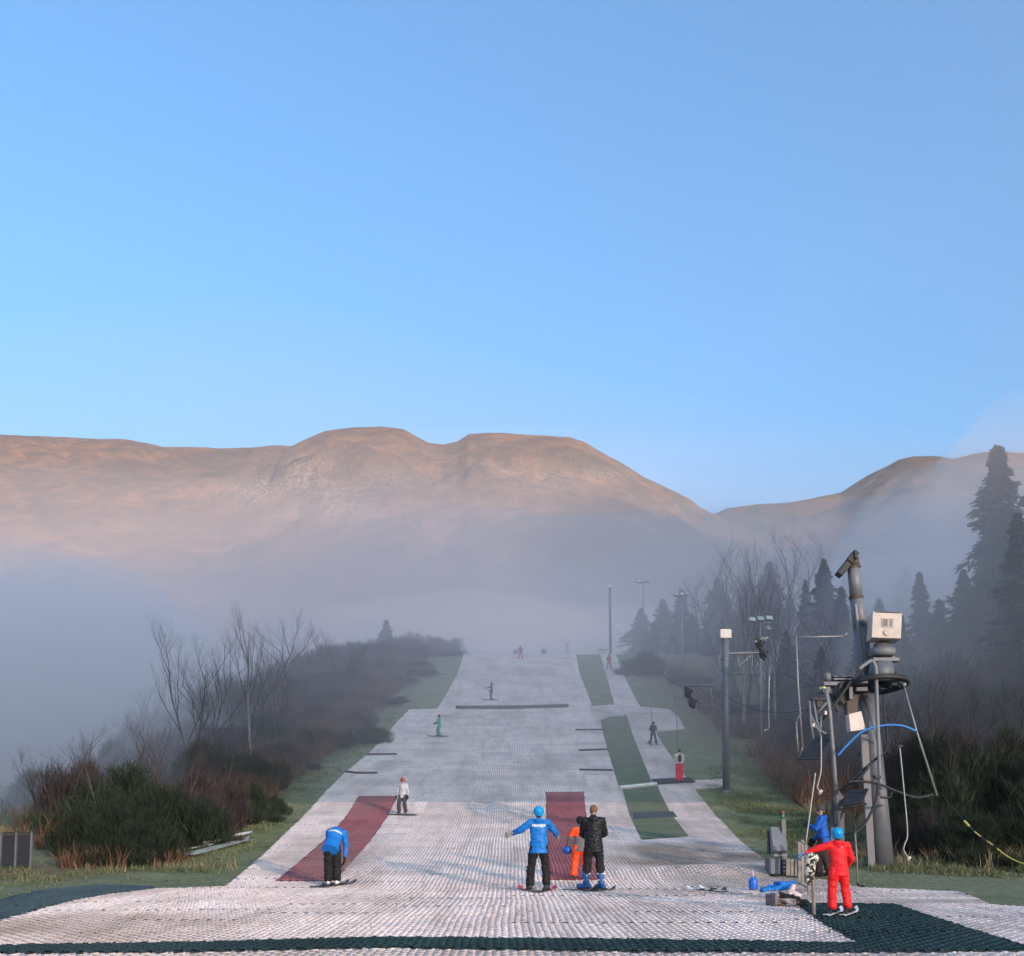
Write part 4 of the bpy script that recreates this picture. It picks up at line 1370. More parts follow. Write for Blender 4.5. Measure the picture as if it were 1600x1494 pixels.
# 1 coach with his arms spread
ps = Pose(lel=(-.40, .06, 1.25), lwr=(-.57, .20, 1.19), rel=(.33, .14, 1.24), rwr=(.40, .36, 1.16), lan=(-.19, 0, .12), ran=(.16, 0, .12), lkn=(-.16, .06, .50), rkn=(.14, .06, .50), hpitch=.0,
          ldir=(-.25, 1, 0), rdir=(.25, 1, 0), lpalm=(0, 1, -.1), rpalm=(-.7, .6, -.1), lside=(0, 0, 1), rside=(0, 0, 1))
r1, M1, j1 = person(842, 1393.5, 'coach in a bright blue jacket and blue helmet, seen from behind with arms spread', ps, 1.80, jacket=BLUE, trousers=BLACK, hat='helmet', hatmat=CYAN, hair='nape', hairmat=HAIRD, glove=GLOVE, boot=DKGREY, vox=.013, curl=(.35, .35), jlen=.8, hs=1.0, lift=.03)
skis_for(r1, M1, ps, 1.15, .10, M_skib, 'coach with spread arms', -.36, .36, tipmat=M_skir)
# 2 coach bending over
pb = Pose(pelvis=(0, -.06, .95), chest=(.03, .10, 1.18), neck=(.07, .30, 1.27), head=(.09, .40, 1.20), lsh=(-.13, .22, 1.25), rsh=(.22, .20, 1.22), lel=(-.14, .34, .98), rel=(.27, .26, .92), lwr=(-.10, .38, .75), rwr=(.25, .24, .66),
          lhip=(-.09, -.05, .91), rhip=(.09, -.05, .91), lan=(-.09, 0, .12), ran=(.11, 0, .12), lkn=(-.10, .0, .50), rkn=(.11, .0, .50), hpitch=-.9)
r2, M2, j2 = person(519, 1385, 'coach in a blue hooded jacket bending forward beside the left red mat', pb, 1.72, jacket=BLUE, trousers=BLACK, hat='beanie', hatmat=BLUE, glove=BLACK, boot=BOOTW, vox=.013, jlen=.8, tw=1.12)
skis_for(r2, M2, pb, 1.3, .085, M_skib, 'bending coach', .55, .5)
# 3 adult in the black padded jacket
pa = Pose(lel=(-.23, .14, 1.15), rel=(.24, .14, 1.15), lwr=(-.08, .30, 1.06), rwr=(.08, .30, 1.06), lan=(-.16, .02, .14), ran=(.15, -.04, .14), lkn=(-.13, .06, .54), rkn=(.13, .02, .54), hyaw=.25, hpitch=-.12,
          ldir=(-.9, .5, 0), rdir=(-.5, .8, 0), lpalm=Vector((0, -.3, -1)), rpalm=Vector((0, -.3, -1)))
r3, M3, j3 = person(928, 1392.5, 'adult in a black padded jacket and big blue boots, hands held in front', pa, 1.86, jacket=PUFF, trousers=BLACK, hair='short', hairmat=HAIR, glove=BLACK, boot=BOOTB, vox=.013, quilt=True, tw=1.02, tlow=.26)
for an, kn, dr in ((pa.lan, pa.lkn, pa.ldir), (pa.ran, pa.rkn, pa.rdir)):
    sh = (kn - an).normalized()
    blob('boot_shell', [cap_geo(an + sh * .02, .072, an + sh * .24 + dr.normalized() * .03, .078), cap_geo(an + Vector((0, 0, -.06)) - dr.normalized() * .07, .058, an + dr.normalized() * .17 + Vector((0, 0, -.075)), .052)], .012, BOOTB, r3, M=M3, wr=.004, wf=30)
    blob('boot_buckle', [cap_geo(an + sh * .20 + Vector((-.07, -.03, 0)), .015, an + sh * .20 + Vector((.07, -.03, 0)), .015), cap_geo(an + sh * .07 + Vector((-.06, -.045, 0)), .014, an + sh * .07 + Vector((.06, -.045, 0)), .014)], .008, BOOTW, r3, M=M3, smooth=1)
q = w2(r3, M3, (pa.lan.x, pa.lan.y, 0)); q.z = Hs(q.x, q.y) + .01
ski(q, (-.93, .36, 0), 1.05, .10, M_skib, 'left ski of the adult in the black jacket, pale tip pointing left', group='skis on people', tipmat=M_skiw, tip=.16, back=.35)
q = w2(r3, M3, (pa.ran.x, pa.ran.y, 0)); q.z = Hs(q.x, q.y) + .01
ski(q, (.72, .70, 0), 1.05, .09, M_skib, 'right ski of the adult in the black jacket, tip pointing right', group='skis on people', back=.55)
# 4 child in orange
pc = Pose(lel=(-.29, .05, 1.16), lwr=(-.33, .16, .93), lsh=(-.17, 0, 1.40), rel=(.24, .05, 1.14), chest=(-.0, .03, 1.26), lkn=(-.15, .06, .50), lan=(-.20, .0, .12), ran=(.17, -.02, .12), rkn=(.14, .04, .50), lpalm=Vector((.5, 0, -1)))
r4, M4, j4 = person(907, 1374.5, 'child in fluorescent orange and grey clothes half hidden by the adult in black', pc, 1.50, jacket=ORANGE, trousers=ORANGE, hat='helmet', hatmat=BLACK, glove=BLACK, boot=DKGREY, vox=.013, hood=False, curl=(1.0, .5), lift=.02, tw=1.12)
for o in [c for c in r4.children if c.name.startswith('jacket')]:
    o.data.materials.append(GREY)
    for p_ in o.data.polygons:
        z = p_.center.z / (1.5 / 1.75); x = p_.center.x / (1.5 / 1.75)
        if z < 1.20 or (z > 1.46): p_.material_index = 1
hp = w2(r4, M4, (-.36, .22, .80))
t = thing('ski_helmet', hp, 'blue ski helmet hanging from the hand of the orange child', 'helmet')
blob('shell', [ell_geo((0, 0, 0), (.115, .13, .095)), ell_geo((0, -.03, .05), (.10, .09, .05))], .010, fabric('deep_blue_shell', (.01, .10, .50), .35), t, smooth=2)
blob('padding', [ell_geo((0, .01, .075), (.08, .09, .035))], .01, BLACK, t, smooth=1)
# 5 child in the red suit
pr_ = Pose(lel=(-.42, .06, 1.34), lwr=(-.66, .10, 1.24), rel=(.32, .10, 1.12), rwr=(.24, .26, .95), lan=(-.15, 0, .14), ran=(.17, -.02, .14), lkn=(-.13, .04, .52), rkn=(.14, .04, .52), chest=(.0, .02, 1.26), pelvis=(.02, 0, .98), hyaw=-.2,
           ldir=(.9, .55, 0), rdir=(.9, .55, 0), lpalm=Vector((0, 0, -1)))
r5, M5, j5 = person(1312, 1431, 'child in a red snowsuit and cyan helmet reaching for the wrapped post', pr_, 1.36, jacket=RED, trousers=RED, hat='helmet', hatmat=CYAN, glove=fabric('blue_white_glove', (.15, .30, .55), .7, var=.5), boot=BLACK, vox=.012, hs=1.02, curl=(1.1, .8), tw=1.05, lift=.03, hair='nape')
blob('emblem', [cap_geo((.03, -.128, 1.375), .008, (.055, -.128, 1.385), .008)], .005, BOOTW, r5, M=M5, smooth=1)
for k_, (an, sd) in enumerate(((pr_.lan, 'left'), (pr_.ran, 'right'))):
    q = w2(r5, M5, (an.x, an.y, 0)); q.z = .02
    ski(q, (.50, .87, 0), 1.15, .085, M_skiw, f'white {sd} ski under the child in the red suit', group='skis on people', back=.42)
# 6 man on the lift in the blue jacket
pm = Pose(hyaw=.0, lel=(-.22, .12, 1.18), lwr=(-.12, .28, 1.28), rel=(.26, .04, 1.12), rwr=(.24, .20, .92), pelvis=(0, -.04, .97), chest=(0, .0, 1.28), lan=(-.10, .08, .12), ran=(.12, -.14, .12), lkn=(-.10, .10, .50), rkn=(.11, -.02, .50), hpitch=-.22, lpalm=Vector((1, 0, 0)))
r6, M6, j6 = person(1284, 1376, 'man in a royal blue jacket and dark hat holding the straight tow pole', pm, 1.74, yaw=R(68), d=25.2, jacket=BLUE2, trousers=BROWNT, hat='beanie', hatmat=DKGREY, hair='nape', glove=BLACK, boot=BLACK, vox=.013, hood=True, curl=(1.5, .4), jlen=.8)
blob('bib', [cap_geo((0, .14, 1.1), .02, (0, .15, 1.2), .02)], .02, BROWNT, r6, M=M6)
# 7 skier in red trousers on the tow
pt = Pose(lel=(-.22, .12, 1.18), lwr=(-.06, .26, 1.25), rel=(.24, .10, 1.15), rwr=(.10, .26, 1.05), lan=(-.10, 0, .1), ran=(.10, 0, .1), lkn=(-.10, .04, .5), rkn=(.10, .04, .5))
r7, M7, j7 = person(1062, 1223, 'skier in pinkish red trousers and a cream top being towed up the track', pt, 1.62, jacket=CREAM, trousers=PINKR, hair='short', hairmat=HAIRD, glove=BLACK, boot=BLACK, vox=.018, hood=False, backpack=fabric('dark_pack', (.05, .03, .04)), jlen=.5, tw=1.1)
# 8 rider higher up the tow
pl_ = Pose(lan=(-.24, 0, .1), ran=(.24, 0, .1), lkn=(-.17, .08, .5), rkn=(.17, .08, .5), lel=(-.26, .1, 1.15), lwr=(-.10, .25, 1.1), rel=(.26, .1, 1.15), rwr=(.1, .25, 1.1))
r8, M8, j8 = person(1021, 1163, 'small rider in charcoal clothes with legs apart, halfway up the tow track', pl_, 1.32, jacket=DKGREY, trousers=DKGREY, hat='helmet', hatmat=BLACK, vox=.022, hood=False)
skis_for(r8, M8, pl_, 1.2, .09, M_skib, 'charcoal rider halfway up the tow', -.05, .05)
r9, M9, j9 = person(952, 1046, 'distant skier in a pinkish red top near the head of the tow track', pl_, 1.35, jacket=fabric('faded_red', (.45, .06, .08)), trousers=GREY, hat='helmet', hatmat=DKGREY, vox=.025, hood=False)
# 10 snowboarder
pg = Pose(lan=(-.16, 0, .12), ran=(.18, 0, .12), lkn=(-.13, .1, .5), rkn=(.16, .1, .5), lel=(-.25, -.02, 1.14), lwr=(-.28, .04, .90), rel=(.27, -.02, 1.14), rwr=(.33, -.02, .92), hyaw=.6)
r10, M10, j10 = person(629, 1273, 'snowboarder in a pale patterned jacket, grey trousers and red helmet', pg, 1.46, yaw=R(165), jacket=PATT, trousers=DKGREY, hat='helmet', hatmat=HELR, glove=BLACK, boot=DKGREY, vox=.015, hood=True, goggles=True, tw=1.12)
q = GP(629, 1274); ski(on_ground(q.x, q.y, .015), (-.97, .25, 0), 1.35, .24, M_skib, 'dark snowboard under the rider in the pale patterned jacket', name='snowboard', up=ground_up(q.x, q.y), bind=False, back=.5)
# 11 green child
pq = Pose(lan=(-.15, 0, .1), ran=(.18, 0, .1), lel=(-.27, .10, 1.16), lwr=(-.22, .28, 1.08), rel=(.26, .08, 1.15), rwr=(.2, .25, 1.05), lkn=(-.13, .1, .5), rkn=(.15, .1, .5), hyaw=.2)
r11, M11, j11 = person(686, 1151, 'small skier in a mint green suit and dark helmet on the middle of the slope', pq, 1.34, yaw=R(120), jacket=GREEN, trousers=fabric('green_trousers', (.05, .25, .19)), hat='helmet', hatmat=DKGREY, vox=.02, hood=True)
skis_for(r11, M11, pq, 1.3, .09, M_skib, 'mint green skier', R(-100), R(-80))
# 12 dark child with an arm out
pz = Pose(lan=(-.15, 0, .1), ran=(.15, 0, .1), lel=(-.28, .16, 1.28), lwr=(-.26, .42, 1.22), rel=(.26, .06, 1.15), rwr=(.22, .22, 1.0), lkn=(-.13, .1, .5), rkn=(.13, .1, .5))
r12, M12, j12 = person(768, 1094, 'small dark clad skier with one arm stretched out, above the long bar', pz, 1.28, yaw=R(80), jacket=DKGREY, trousers=BLACK, hat='helmet', hatmat=BLACK, glove=DKGREY, vox=.024, hood=False)
skis_for(r12, M12, pz, 1.3, .09, M_skib, 'dark clad skier above the long bar', R(-95), R(-82))
# 13 far skier at the top
r13, M13, j13 = person(813, 1031, 'far skier in dull red trousers just below the crest of the slope', pl_, 1.3, yaw=R(180), jacket=fabric('plum_top', (.20, .06, .09)), trousers=PINKR, hat='helmet', hatmat=DKGREY, vox=.03, hood=False)
# two figures behind the crest
r14, M14, j14 = person(806, 1020, 'figure in pale blue standing behind the crest, only head and shoulders clear of the mats', Pose(), 1.6, d=106, jacket=fabric('pale_blue_top', (.12, .22, .42)), trousers=DKGREY, hat='helmet', hatmat=BOOTW, vox=.03, hood=False, yaw=R(180), lift=-.45)
r15, M15, j15 = person(850, 1020, 'figure in grey green standing behind the crest near the hooked white post', Pose(), 1.6, d=106, jacket=fabric('grey_green_top', (.16, .22, .22)), trousers=DKGREY, hat='helmet', hatmat=BOOTW, vox=.03, hood=False, yaw=R(180), lift=-.35)


def back_text(jk, root, M, size, c, tilt=0.0, pitch=0.0):
    """the lettering printed across the shoulders, laid onto the cloth"""
    fc = bpy.data.curves.new('lettering', 'FONT'); fc.body = 'FIRPARK'; fc.size = size; fc.align_x = 'CENTER'; fc.offset = size * .03
    to = bpy.data.objects.new('tmp', fc); COL.objects.link(to)
    dg = bpy.context.evaluated_depsgraph_get(); me = bpy.data.meshes.new_from_object(to.evaluated_get(dg)); bpy.data.objects.remove(to)
    bm = bmesh.new(); bm.from_mesh(me); bmesh.ops.triangulate(bm, faces=bm.faces[:]); bmesh.ops.subdivide_edges(bm, edges=[e for e in bm.edges if e.calc_length() > .02], cuts=2, use_grid_fill=False); bm.to_mesh(me); bm.free()
    rot = Matrix.Rotation(R(90) + pitch, 4, 'X') @ Matrix.Rotation(tilt, 4, 'Z')
    base = M @ Vector(c)
    from mathutils.bvhtree import BVHTree
    b = BVHTree.FromPolygons([v.co for v in jk.data.vertices], [tuple(p.vertices) for p in jk.data.polygons])
    nrm = (rot.to_3x3() @ Vector((0, 0, 1)))
    for v in me.vertices:
        q_ = rot @ v.co + base + nrm * .4
        hit = b.ray_cast(q_, -nrm)
        v.co = (hit[0] + nrm * .004) if hit[0] is not None else rot @ v.co + base
    me.materials.append(M_white_print)
    o = bpy.data.objects.new('lettering', me); COL.objects.link(o); o.parent = jk


M_white_print = simple('white_print', (.82, .82, .82), .6, var=.02)
back_text(j1, r1, M1, .080, (0, -.17, 1.33))
back_text(j2, r2, M2, .085, (.04, .02, 1.24), tilt=-.15, pitch=-.75)

# ------------------------------------------------------------------ loose things on the apron
g = GP(1177, 1391)
t = thing('water_jug', g + Vector((0, 0, .02)), 'bright blue rounded plastic jug with a white spout standing on the mats', 'jug')
mj = simple('blue_plastic', (.01, .13, .60), .4, var=.08)
prof = [(0, 0), (.088, 0), (.098, .02), (.098, .17), (.09, .215), (.06, .25), (.025, .262), (0, .263)]
V = []; Fc = []
for (r_, z_) in prof:
    for k in range(20): V.append((r_ * math.cos(k * .31416), r_ * math.sin(k * .31416), z_))
for i in range(len(prof) - 1):
    for k in range(20): Fc.append((i * 20 + k, i * 20 + (k + 1) % 20, (i + 1) * 20 + (k + 1) % 20, (i + 1) * 20 + k))
mesh_obj('body', V, Fc, mj, parent=t, smooth=True)
o = MB().tube([(.0, 0, .25), (.005, 0, .44)], [.015, .010], seg=8).build('spout', M_roll, None, smooth=True); o.parent = t
# pile of clothes and bag
g = GP(1222, 1412)
t = thing('jacket', GP(1218, 1403) + Vector((0, 0, .02)), 'bright blue jacket thrown over the bag on the mats', 'jacket')
blob('cloth', [box_geo((-.16, .02, .17), (.40, .26, .07), Matrix.Rotation(-.12, 3, 'Y')), box_geo((.12, .06, .23), (.34, .30, .13), Matrix.Rotation(.25, 3, 'Z')), cap_geo((-.36, .0, .13), .03, (-.18, .05, .18), .06), cap_geo((.0, -.08, .16), .045, (.2, -.10, .20), .05)], .011, BLUE, t, wr=.05, wf=18, smooth=8)
t = thing('sports_bag', GP(1226, 1416) + Vector((0, 0, .02)), 'grey and black sports bag slumped on the edge of the dark mat', 'bag')
b_ = blob('fabric', [box_geo((-.14, .06, .10), (.26, .26, .20), Matrix.Rotation(.5, 3, 'Z')), box_geo((.06, -.02, .12), (.34, .26, .16), Matrix.Rotation(-.35, 3, 'Z') @ Matrix.Rotation(.25, 3, 'Y')), box_geo((.24, -.10, .06), (.28, .22, .09), Matrix.Rotation(-.5, 3, 'Z'))], .011, [fabric('bag_grey', (.18, .15, .15), .8, var=.3), BLACK, fabric('bag_light', (.36, .32, .34), .8)], t, wr=.045, wf=15, smooth=9,
          matfn=lambda c: 1 if (c.z > .13 and c.x > -.12) or c.x > .16 else (2 if abs((c.x * .8 + c.z * 1.0 - .10)) < .035 else 0))
blob('strap', [cap_geo((-.1, -.09, .09), .014, (.02, -.13, .13), .014), cap_geo((.02, -.13, .13), .014, (.2, -.19, .07), .014)], .008, fabric('bag_light', (.36, .32, .34), .8), t)
t = thing('scarf', GP(1238, 1405) + Vector((0, 0, .02)), 'pinkish white scarf bundled behind the grey bag', 'scarf')
blob('cloth', [cap_geo((-.04, .02, .07), .07, (.04, .04, .22), .055), cap_geo((.02, .0, .1), .06, (.12, -.04, .05), .05)], .012, fabric('pale_pink', (.62, .48, .48), .8, var=.2), t, wr=.025, wf=20)
# two empty skis
for (px, py, lab, ln) in ((1104, 1392, 'empty short ski with two black bindings, left one of the pair lying on the mats', .62), (1124, 1391, 'empty short ski lying tip up, right one of the pair on the mats', .5)):
    g = GP(px, py + 3)
    ski(Vector((g.x, g.y, Hs(g.x, g.y) + .03)), (-.52, .85, 0), 1.25, .10, M_skiw if ln < .6 else M_skib, lab, group='empty skis on the mats', tipmat=M_skiw, tip=.25, back=.5)
# ------------------------------------------------------------------ the tow tower
M_grey = simple('grey_paint', (0.112, 0.118, 0.142), .5, var=.18, scale=1.6, bmp=.15)
M_grey2 = simple('pale_grey_paint', (0.155, 0.158, 0.178), .5, var=.2, scale=1.2, bmp=.15)
M_dk = simple('dark_steel', (0.018, 0.018, 0.022), .65, 0, var=.4)
M_wht = simple('weathered_white_box', (0.58, 0.49, 0.44), .6, var=.16, scale=2.5)
M_rust = simple('rusty_brown', (0.075, 0.055, 0.045), .8, var=.4)
M_hose = simple('blue_hose', (0.012, 0.15, 0.46), .4)
M_wood = simple('weathered_wood', (0.24, 0.21, 0.19), .9, var=.35, scale=5, bmp=.4)
M_pole = simple('galvanised_pole', (0.25, 0.245, 0.26), .5, .3, var=.15)
M_glass = simple('lamp_glass', (0.48, 0.46, 0.45), .2)
D = 28.0
base = P(1380, 1372, D); base.z = Hs(base.x, base.y)
tt = thing('tow_tower', base, 'leaning grey steel drive tower of the ski tow with white motor box and wheel', 'lift tower')


def L(px, py, d=D): return P(px, py, d)


top, mid = L(1334, 885), L(1352, 1085)
m0 = base + Vector((0, 0, -.2))
MB().tube([m0, L(1371, 1250), L(1361, 1150), mid], [.31, .27, .25, .24], seg=24).build('mast', M_grey, tt, smooth=True)
up_ = MB().tube([mid, L(1345, 985)], [.22, .21], seg=22).tube([L(1345, 985), L(1338, 933)], [.20, .185], seg=22).tube([L(1338, 933), L(1333, 885)], [.175, .165], seg=22)
upo = up_.build('upper_mast', M_grey2, tt, smooth=True)
MB().tube([L(1338, 936), L(1337.7, 932)], [.20, .20], seg=22).tube([L(1334.5, 888), L(1334, 885)], [.185, .185], seg=22).build('joint_ring', M_rust, upo)
MB().tube([L(1334, 885), L(1333, 872)], [.16, .15], seg=16).build('mast_cap', M_rust, tt, smooth=True)
tl = Matrix.Rotation(R(38), 3, 'Y')
MB().box(L(1331, 871, 27.9), (.16, .30, .36), tl).box(L(1336, 868, 27.8), (.08, .2, .22)).build('top_sheave', M_dk, tt, bevel=.01)
MB().box(L(1317, 890, 27.9), (.17, .34, .42), tl).tube([L(1322, 882, 27.9), L(1330, 873, 27.9)], .03).build('top_pad', M_dk, tt, bevel=.01)
MB().box(L(1352, 1010, 27.7), (.20, .12, 1.1), Matrix.Rotation(R(-5), 3, 'Y')).box(L(1343, 1000, 27.72), (.06, .10, 2.0), Matrix.Rotation(R(-5), 3, 'Y')).build('cable_duct', M_grey2, tt, bevel=.01)
# motor box
rz = Matrix.Rotation(R(-9), 3, 'Z') @ Matrix.Rotation(R(4), 3, 'Y')
bc = L(1381, 981, 27.2)
mbx = MB().box(bc, (.74, .80, .70), rz).build('motor_box', M_wht, tt, bevel=.012)
MB().box(bc + rz @ Vector((.02, -.408, .06)), (.30, .02, .24), rz).build('label_plate', simple('faded_plate', (.42, .36, .34), .6), mbx)
MB().box(bc + rz @ Vector((-.04, -.42, .06)), (.10, .012, .18), rz).box(bc + rz @ Vector((.10, -.42, .06)), (.05, .012, .18), rz).build('faded_marks', simple('faded_print', (.20, .17, .17), .6), mbx)
MB().tube([bc + rz @ Vector((.02, -.40, -.20)), bc + rz @ Vector((.02, -.44, -.20))], .085, seg=18).build('lock', M_wht, mbx)
MB().box(bc + rz @ Vector((.02, -.403, .335)), (.66, .012, .02), rz).build('lid_edge', M_rust, mbx)
g0 = L(1378, 1006, 27.3)
MB().tube([g0, g0 - Vector((0, 0, .12)), g0 - Vector((0, 0, .14)), g0 - Vector((0, 0, .30)), g0 - Vector((0, 0, .36))], [.20, .24, .34, .36, .26], seg=26).build('gearbox', M_grey2, tt, smooth=True)
MB().tube([g0 - Vector((0, 0, .36)), g0 - Vector((0, 0, .50))], [.20, .16], seg=18).build('gearbox_neck', M_dk, tt, smooth=True)
MB().box(g0 - Vector((-.02, 0, .46)), (.70, .5, .10)).box(g0 + Vector((.28, .05, -.38)), (.12, .12, .26)).build('motor_bracket', M_grey, tt, bevel=.008)
MB().tube([g0 - Vector((.02, 0, .5)), g0 - Vector((.06, 0, 1.05))], [.30, .34], seg=24).build('drive_housing', M_grey, tt, smooth=True)
# the horizontal wheel
wc = L(1366, 1071, 27.3); wr_ = .90
wt_ = Matrix.Rotation(R(-9), 3, 'X') @ Matrix.Rotation(R(-2), 3, 'Y')
wh = MB()
V = []; Fc = []; N = 48; prof = [(wr_, .055), (wr_ - .03, .0), (wr_, -.055), (wr_ - .13, -.06), (wr_ - .13, .06)]
for i in range(N):
    a = 2 * math.pi * i / N
    for (r_, z_) in prof: V.append(wc + wt_ @ Vector((math.cos(a) * r_, math.sin(a) * r_, z_)))
for i in range(N):
    for k in range(5): Fc.append((i * 5 + k, i * 5 + (k + 1) % 5, ((i + 1) % N) * 5 + (k + 1) % 5, ((i + 1) % N) * 5 + k))
wh.add((V, Fc)); rim = wh.build('drive_wheel', M_dk, tt, smooth=True)
sp = MB()
for i in range(6):
    a = i * math.pi / 3 + .3
    sp.tube([wc + wt_ @ Vector((.1 * math.cos(a), .1 * math.sin(a), 0)), wc + wt_ @ Vector((.8 * math.cos(a), .8 * math.sin(a), 0))], .055, seg=6)
sp.tube([wc + wt_ @ Vector((0, 0, -.12)), wc + wt_ @ Vector((0, 0, .12))], .16, seg=16).build('spokes', M_dk, rim, smooth=True)
# pipes and frames
P_ = lambda pts, d=D: [L(x, y, d) for x, y in pts]
MB().tube(curve_pts(P_([(1342, 1046), (1352, 1038), (1362, 1033), (1368, 1042), (1369, 1060), (1371, 1120), (1374, 1200), (1375, 1243)], 26.6)), .052, seg=12).build('bent_pipe', M_grey2, tt, smooth=True)
MB().tube(P_([(1354, 1038), (1330, 1064), (1300, 1108), (1280, 1128)], 26.9), .045, seg=8).build('stay_rod', M_dk, tt, smooth=True)
MB().tube(P_([(1324, 989), (1318, 994)], 27.0), .024, seg=8).tube(P_([(1318, 994.5), (1244, 996)], 27.0), .024, seg=8).tube(P_([(1244, 995), (1247, 1070), (1254, 1168)], 27.0), .024, seg=8).build('guard_frame', M_pole, tt, smooth=True)
MB().tube(P_([(1244, 1128), (1247, 1175)], 27), .02).tube(P_([(1244, 1128), (1252, 1113)], 27), .012).tube(P_([(1254, 1168), (1248, 1185)], 27), .018).build('guard_strut', M_pole, tt, smooth=True)
MB().box(L(1312, 1070, 27.4), (1.0, .5, .10)).box(L(1318, 1062, 27.3), (.62, .3, .05)).box(L(1318, 1058, 27.3), (.62, .3, .03)).box(L(1305, 1084, 27.4), (.10, .4, .42)).box(L(1325, 1080, 27.4), (.10, .5, .5)).box(L(1286, 1079, 27.2), (.3, .3, .16)).box(L(1340, 1074, 27.5), (.34, .6, .28)).build('head_frame', M_grey, tt, bevel=.008)
MB().box(L(1318, 1088, 27.5), (.42, .4, .30), Matrix.Rotation(R(-38), 3, 'Y')).box(L(1303, 1094, 27.3), (.09, .12, .66), Matrix.Rotation(R(-20), 3, 'Y')).box(L(1312, 1079, 27.1), (.10, .08, .46), Matrix.Rotation(R(18), 3, 'Y')).box(L(1332, 1094, 27.7), (.24, .3, .8), Matrix.Rotation(R(12), 3, 'Y')).build('swing_arm', M_dk, tt, bevel=.01)
MB().box(L(1330, 1107, 27.6), (.34, .25, .70), Matrix.Rotation(R(-6), 3, 'Y')).build('bracket_plate', simple('brown_grey_plate', (.09, .07, .07), .7), tt, bevel=.01)
MB().tube([L(1293, 1064, 27.2), L(1293, 1052, 27.2)], .085, seg=18).build('grease_tank', M_grey2, tt, smooth=True)
MB().tube(P_([(1290, 1074), (1296, 1110), (1302, 1180), (1310, 1290)], 26.9), .058, seg=12).build('front_post', M_grey2, tt, smooth=True)
MB().tube([L(1287, 1076, 26.7), L(1287.5, 1073, 26.7)], .045, seg=10).build('yellow_lamp', simple('yellow_lens', (.7, .6, .1), .3), tt)
MB().box(L(1290, 1114, 26.6), (.06, .06, .10)).box(L(1271, 1133, 26.6), (.05, .05, .09)).build('white_switch', M_wht, tt)
for pts in ([(1265, 1095), (1267, 1130), (1271, 1155)], [(1271, 1095), (1276, 1125), (1283, 1152)], [(1283, 1120), (1281, 1150)], [(1267, 1118), (1283, 1150)], [(1272, 1136), (1291, 1147)], [(1276, 1115), (1292, 1098)]):
    MB().tube(P_(pts, 26.8), .028, seg=8).build('hanger_rod', M_grey2, tt, smooth=True)
MB().box(L(1277, 1093, 26.9), (.35, .3, .05)).box(L(1279, 1100, 26.9), (.14, .2, .2)).build('hanger_bracket', M_dk, tt)
# raised step platforms
def grating(q, name, parent):
    """slatted steel tread"""
    a, b, c, d = q
    mb = MB()
    n = 9
    for i in range(n):
        u0, u1 = i / n, (i + .72) / n
        mb.add(prism_geo([a.lerp(d, u0), b.lerp(c, u0), b.lerp(c, u1), a.lerp(d, u1)], .02))
    o = mb.build(name, M_dk, parent)
    MB().tube([a, b], .022).tube([b, c], .022).tube([c, d], .022).tube([d, a], .022).build('tread_frame', M_dk, o)
    return o
grating([L(1247, 1186, 26.4), L(1280, 1186, 26.2), L(1301, 1147, 27.4), L(1275, 1152, 27.6)], 'step_tread', tt)
grating([L(1318, 1258, 26.5), L(1345, 1256, 26.3), L(1356, 1233, 27.4), L(1325, 1236, 27.6)], 'step_tread', tt)
MB().tube(P_([(1313, 1236), (1345, 1206), (1371, 1184)], 26.7), .035).tube(P_([(1318, 1239), (1350, 1208), (1357, 1199)], 26.6), .035).tube(P_([(1318, 1263), (1354, 1256)], 26.4), .03).build('handrail', M_dk, tt, smooth=True)
MB().tube(curve_pts(P_([(1325, 1225), (1325, 1196), (1334, 1185), (1352, 1172)], 27.9)), .022).build('thin_rail', M_dk, tt, smooth=True)
MB().box(L(1356, 1260, 27.8), (.20, .12, 3.9), Matrix.Rotation(R(-1.5), 3, 'Y')).build('rear_beam', M_grey, tt, bevel=.01)
gp = [L(1300, 1246, 26.3), L(1312, 1233, 26.3), L(1318, 1330, 26.3), L(1296, 1330, 26.3)]
MB().add(prism_geo([L(1297, 1330, 27.1), L(1319, 1330, 27.1), L(1318, 1246, 27.1), L(1310, 1236, 27.1), L(1298, 1249, 27.1)], .05)).build('shield_plate', simple('slate_plate', (.075, .08, .105), .6, var=.15), tt)
MB().tube(curve_pts(P_([(1286, 1272), (1294, 1254), (1298, 1248)], 26.2)), .02).tube(P_([(1283, 1242), (1298, 1241)], 26.2), .012).build('plate_hook', M_dk, tt)
MB().tube([L(1307, 1330, 27.15), Vector((L(1307, 1330, 27.15).x, 27.15, -.1))], .08, seg=12).build('plate_foot', M_grey, tt, smooth=True)
q_ = [L(1326, 1116, 26.9), L(1346, 1111, 26.9), L(1353, 1140, 26.9), L(1329, 1143, 26.9)]
MB().add(prism_geo([q_[3], q_[2], q_[1], q_[0]], -.30)).build('junction_box', M_wht, tt, bevel=.012)
MB().tube(curve_pts(P_([(1309, 1181), (1325, 1163), (1348, 1143), (1378, 1134), (1408, 1134), (1433, 1143)], 26.6), 8), .032, seg=10).build('air_hose', M_hose, tt, smooth=True)
MB().tube(curve_pts(P_([(1380, 1085), (1382, 1120), (1386, 1150), (1384, 1172), (1374, 1186), (1371, 1190)], 26.8)), .024).build('black_cable', M_dk, tt, smooth=True)
MB().tube(curve_pts(P_([(1325, 1222), (1345, 1221), (1372, 1225), (1400, 1236), (1430, 1246), (1458, 1242)], 26.4), 8), .035).tube(curve_pts(P_([(1376, 1246), (1390, 1246), (1393, 1237)], 26.4)), .03).build('black_cable', M_dk, tt, smooth=True)
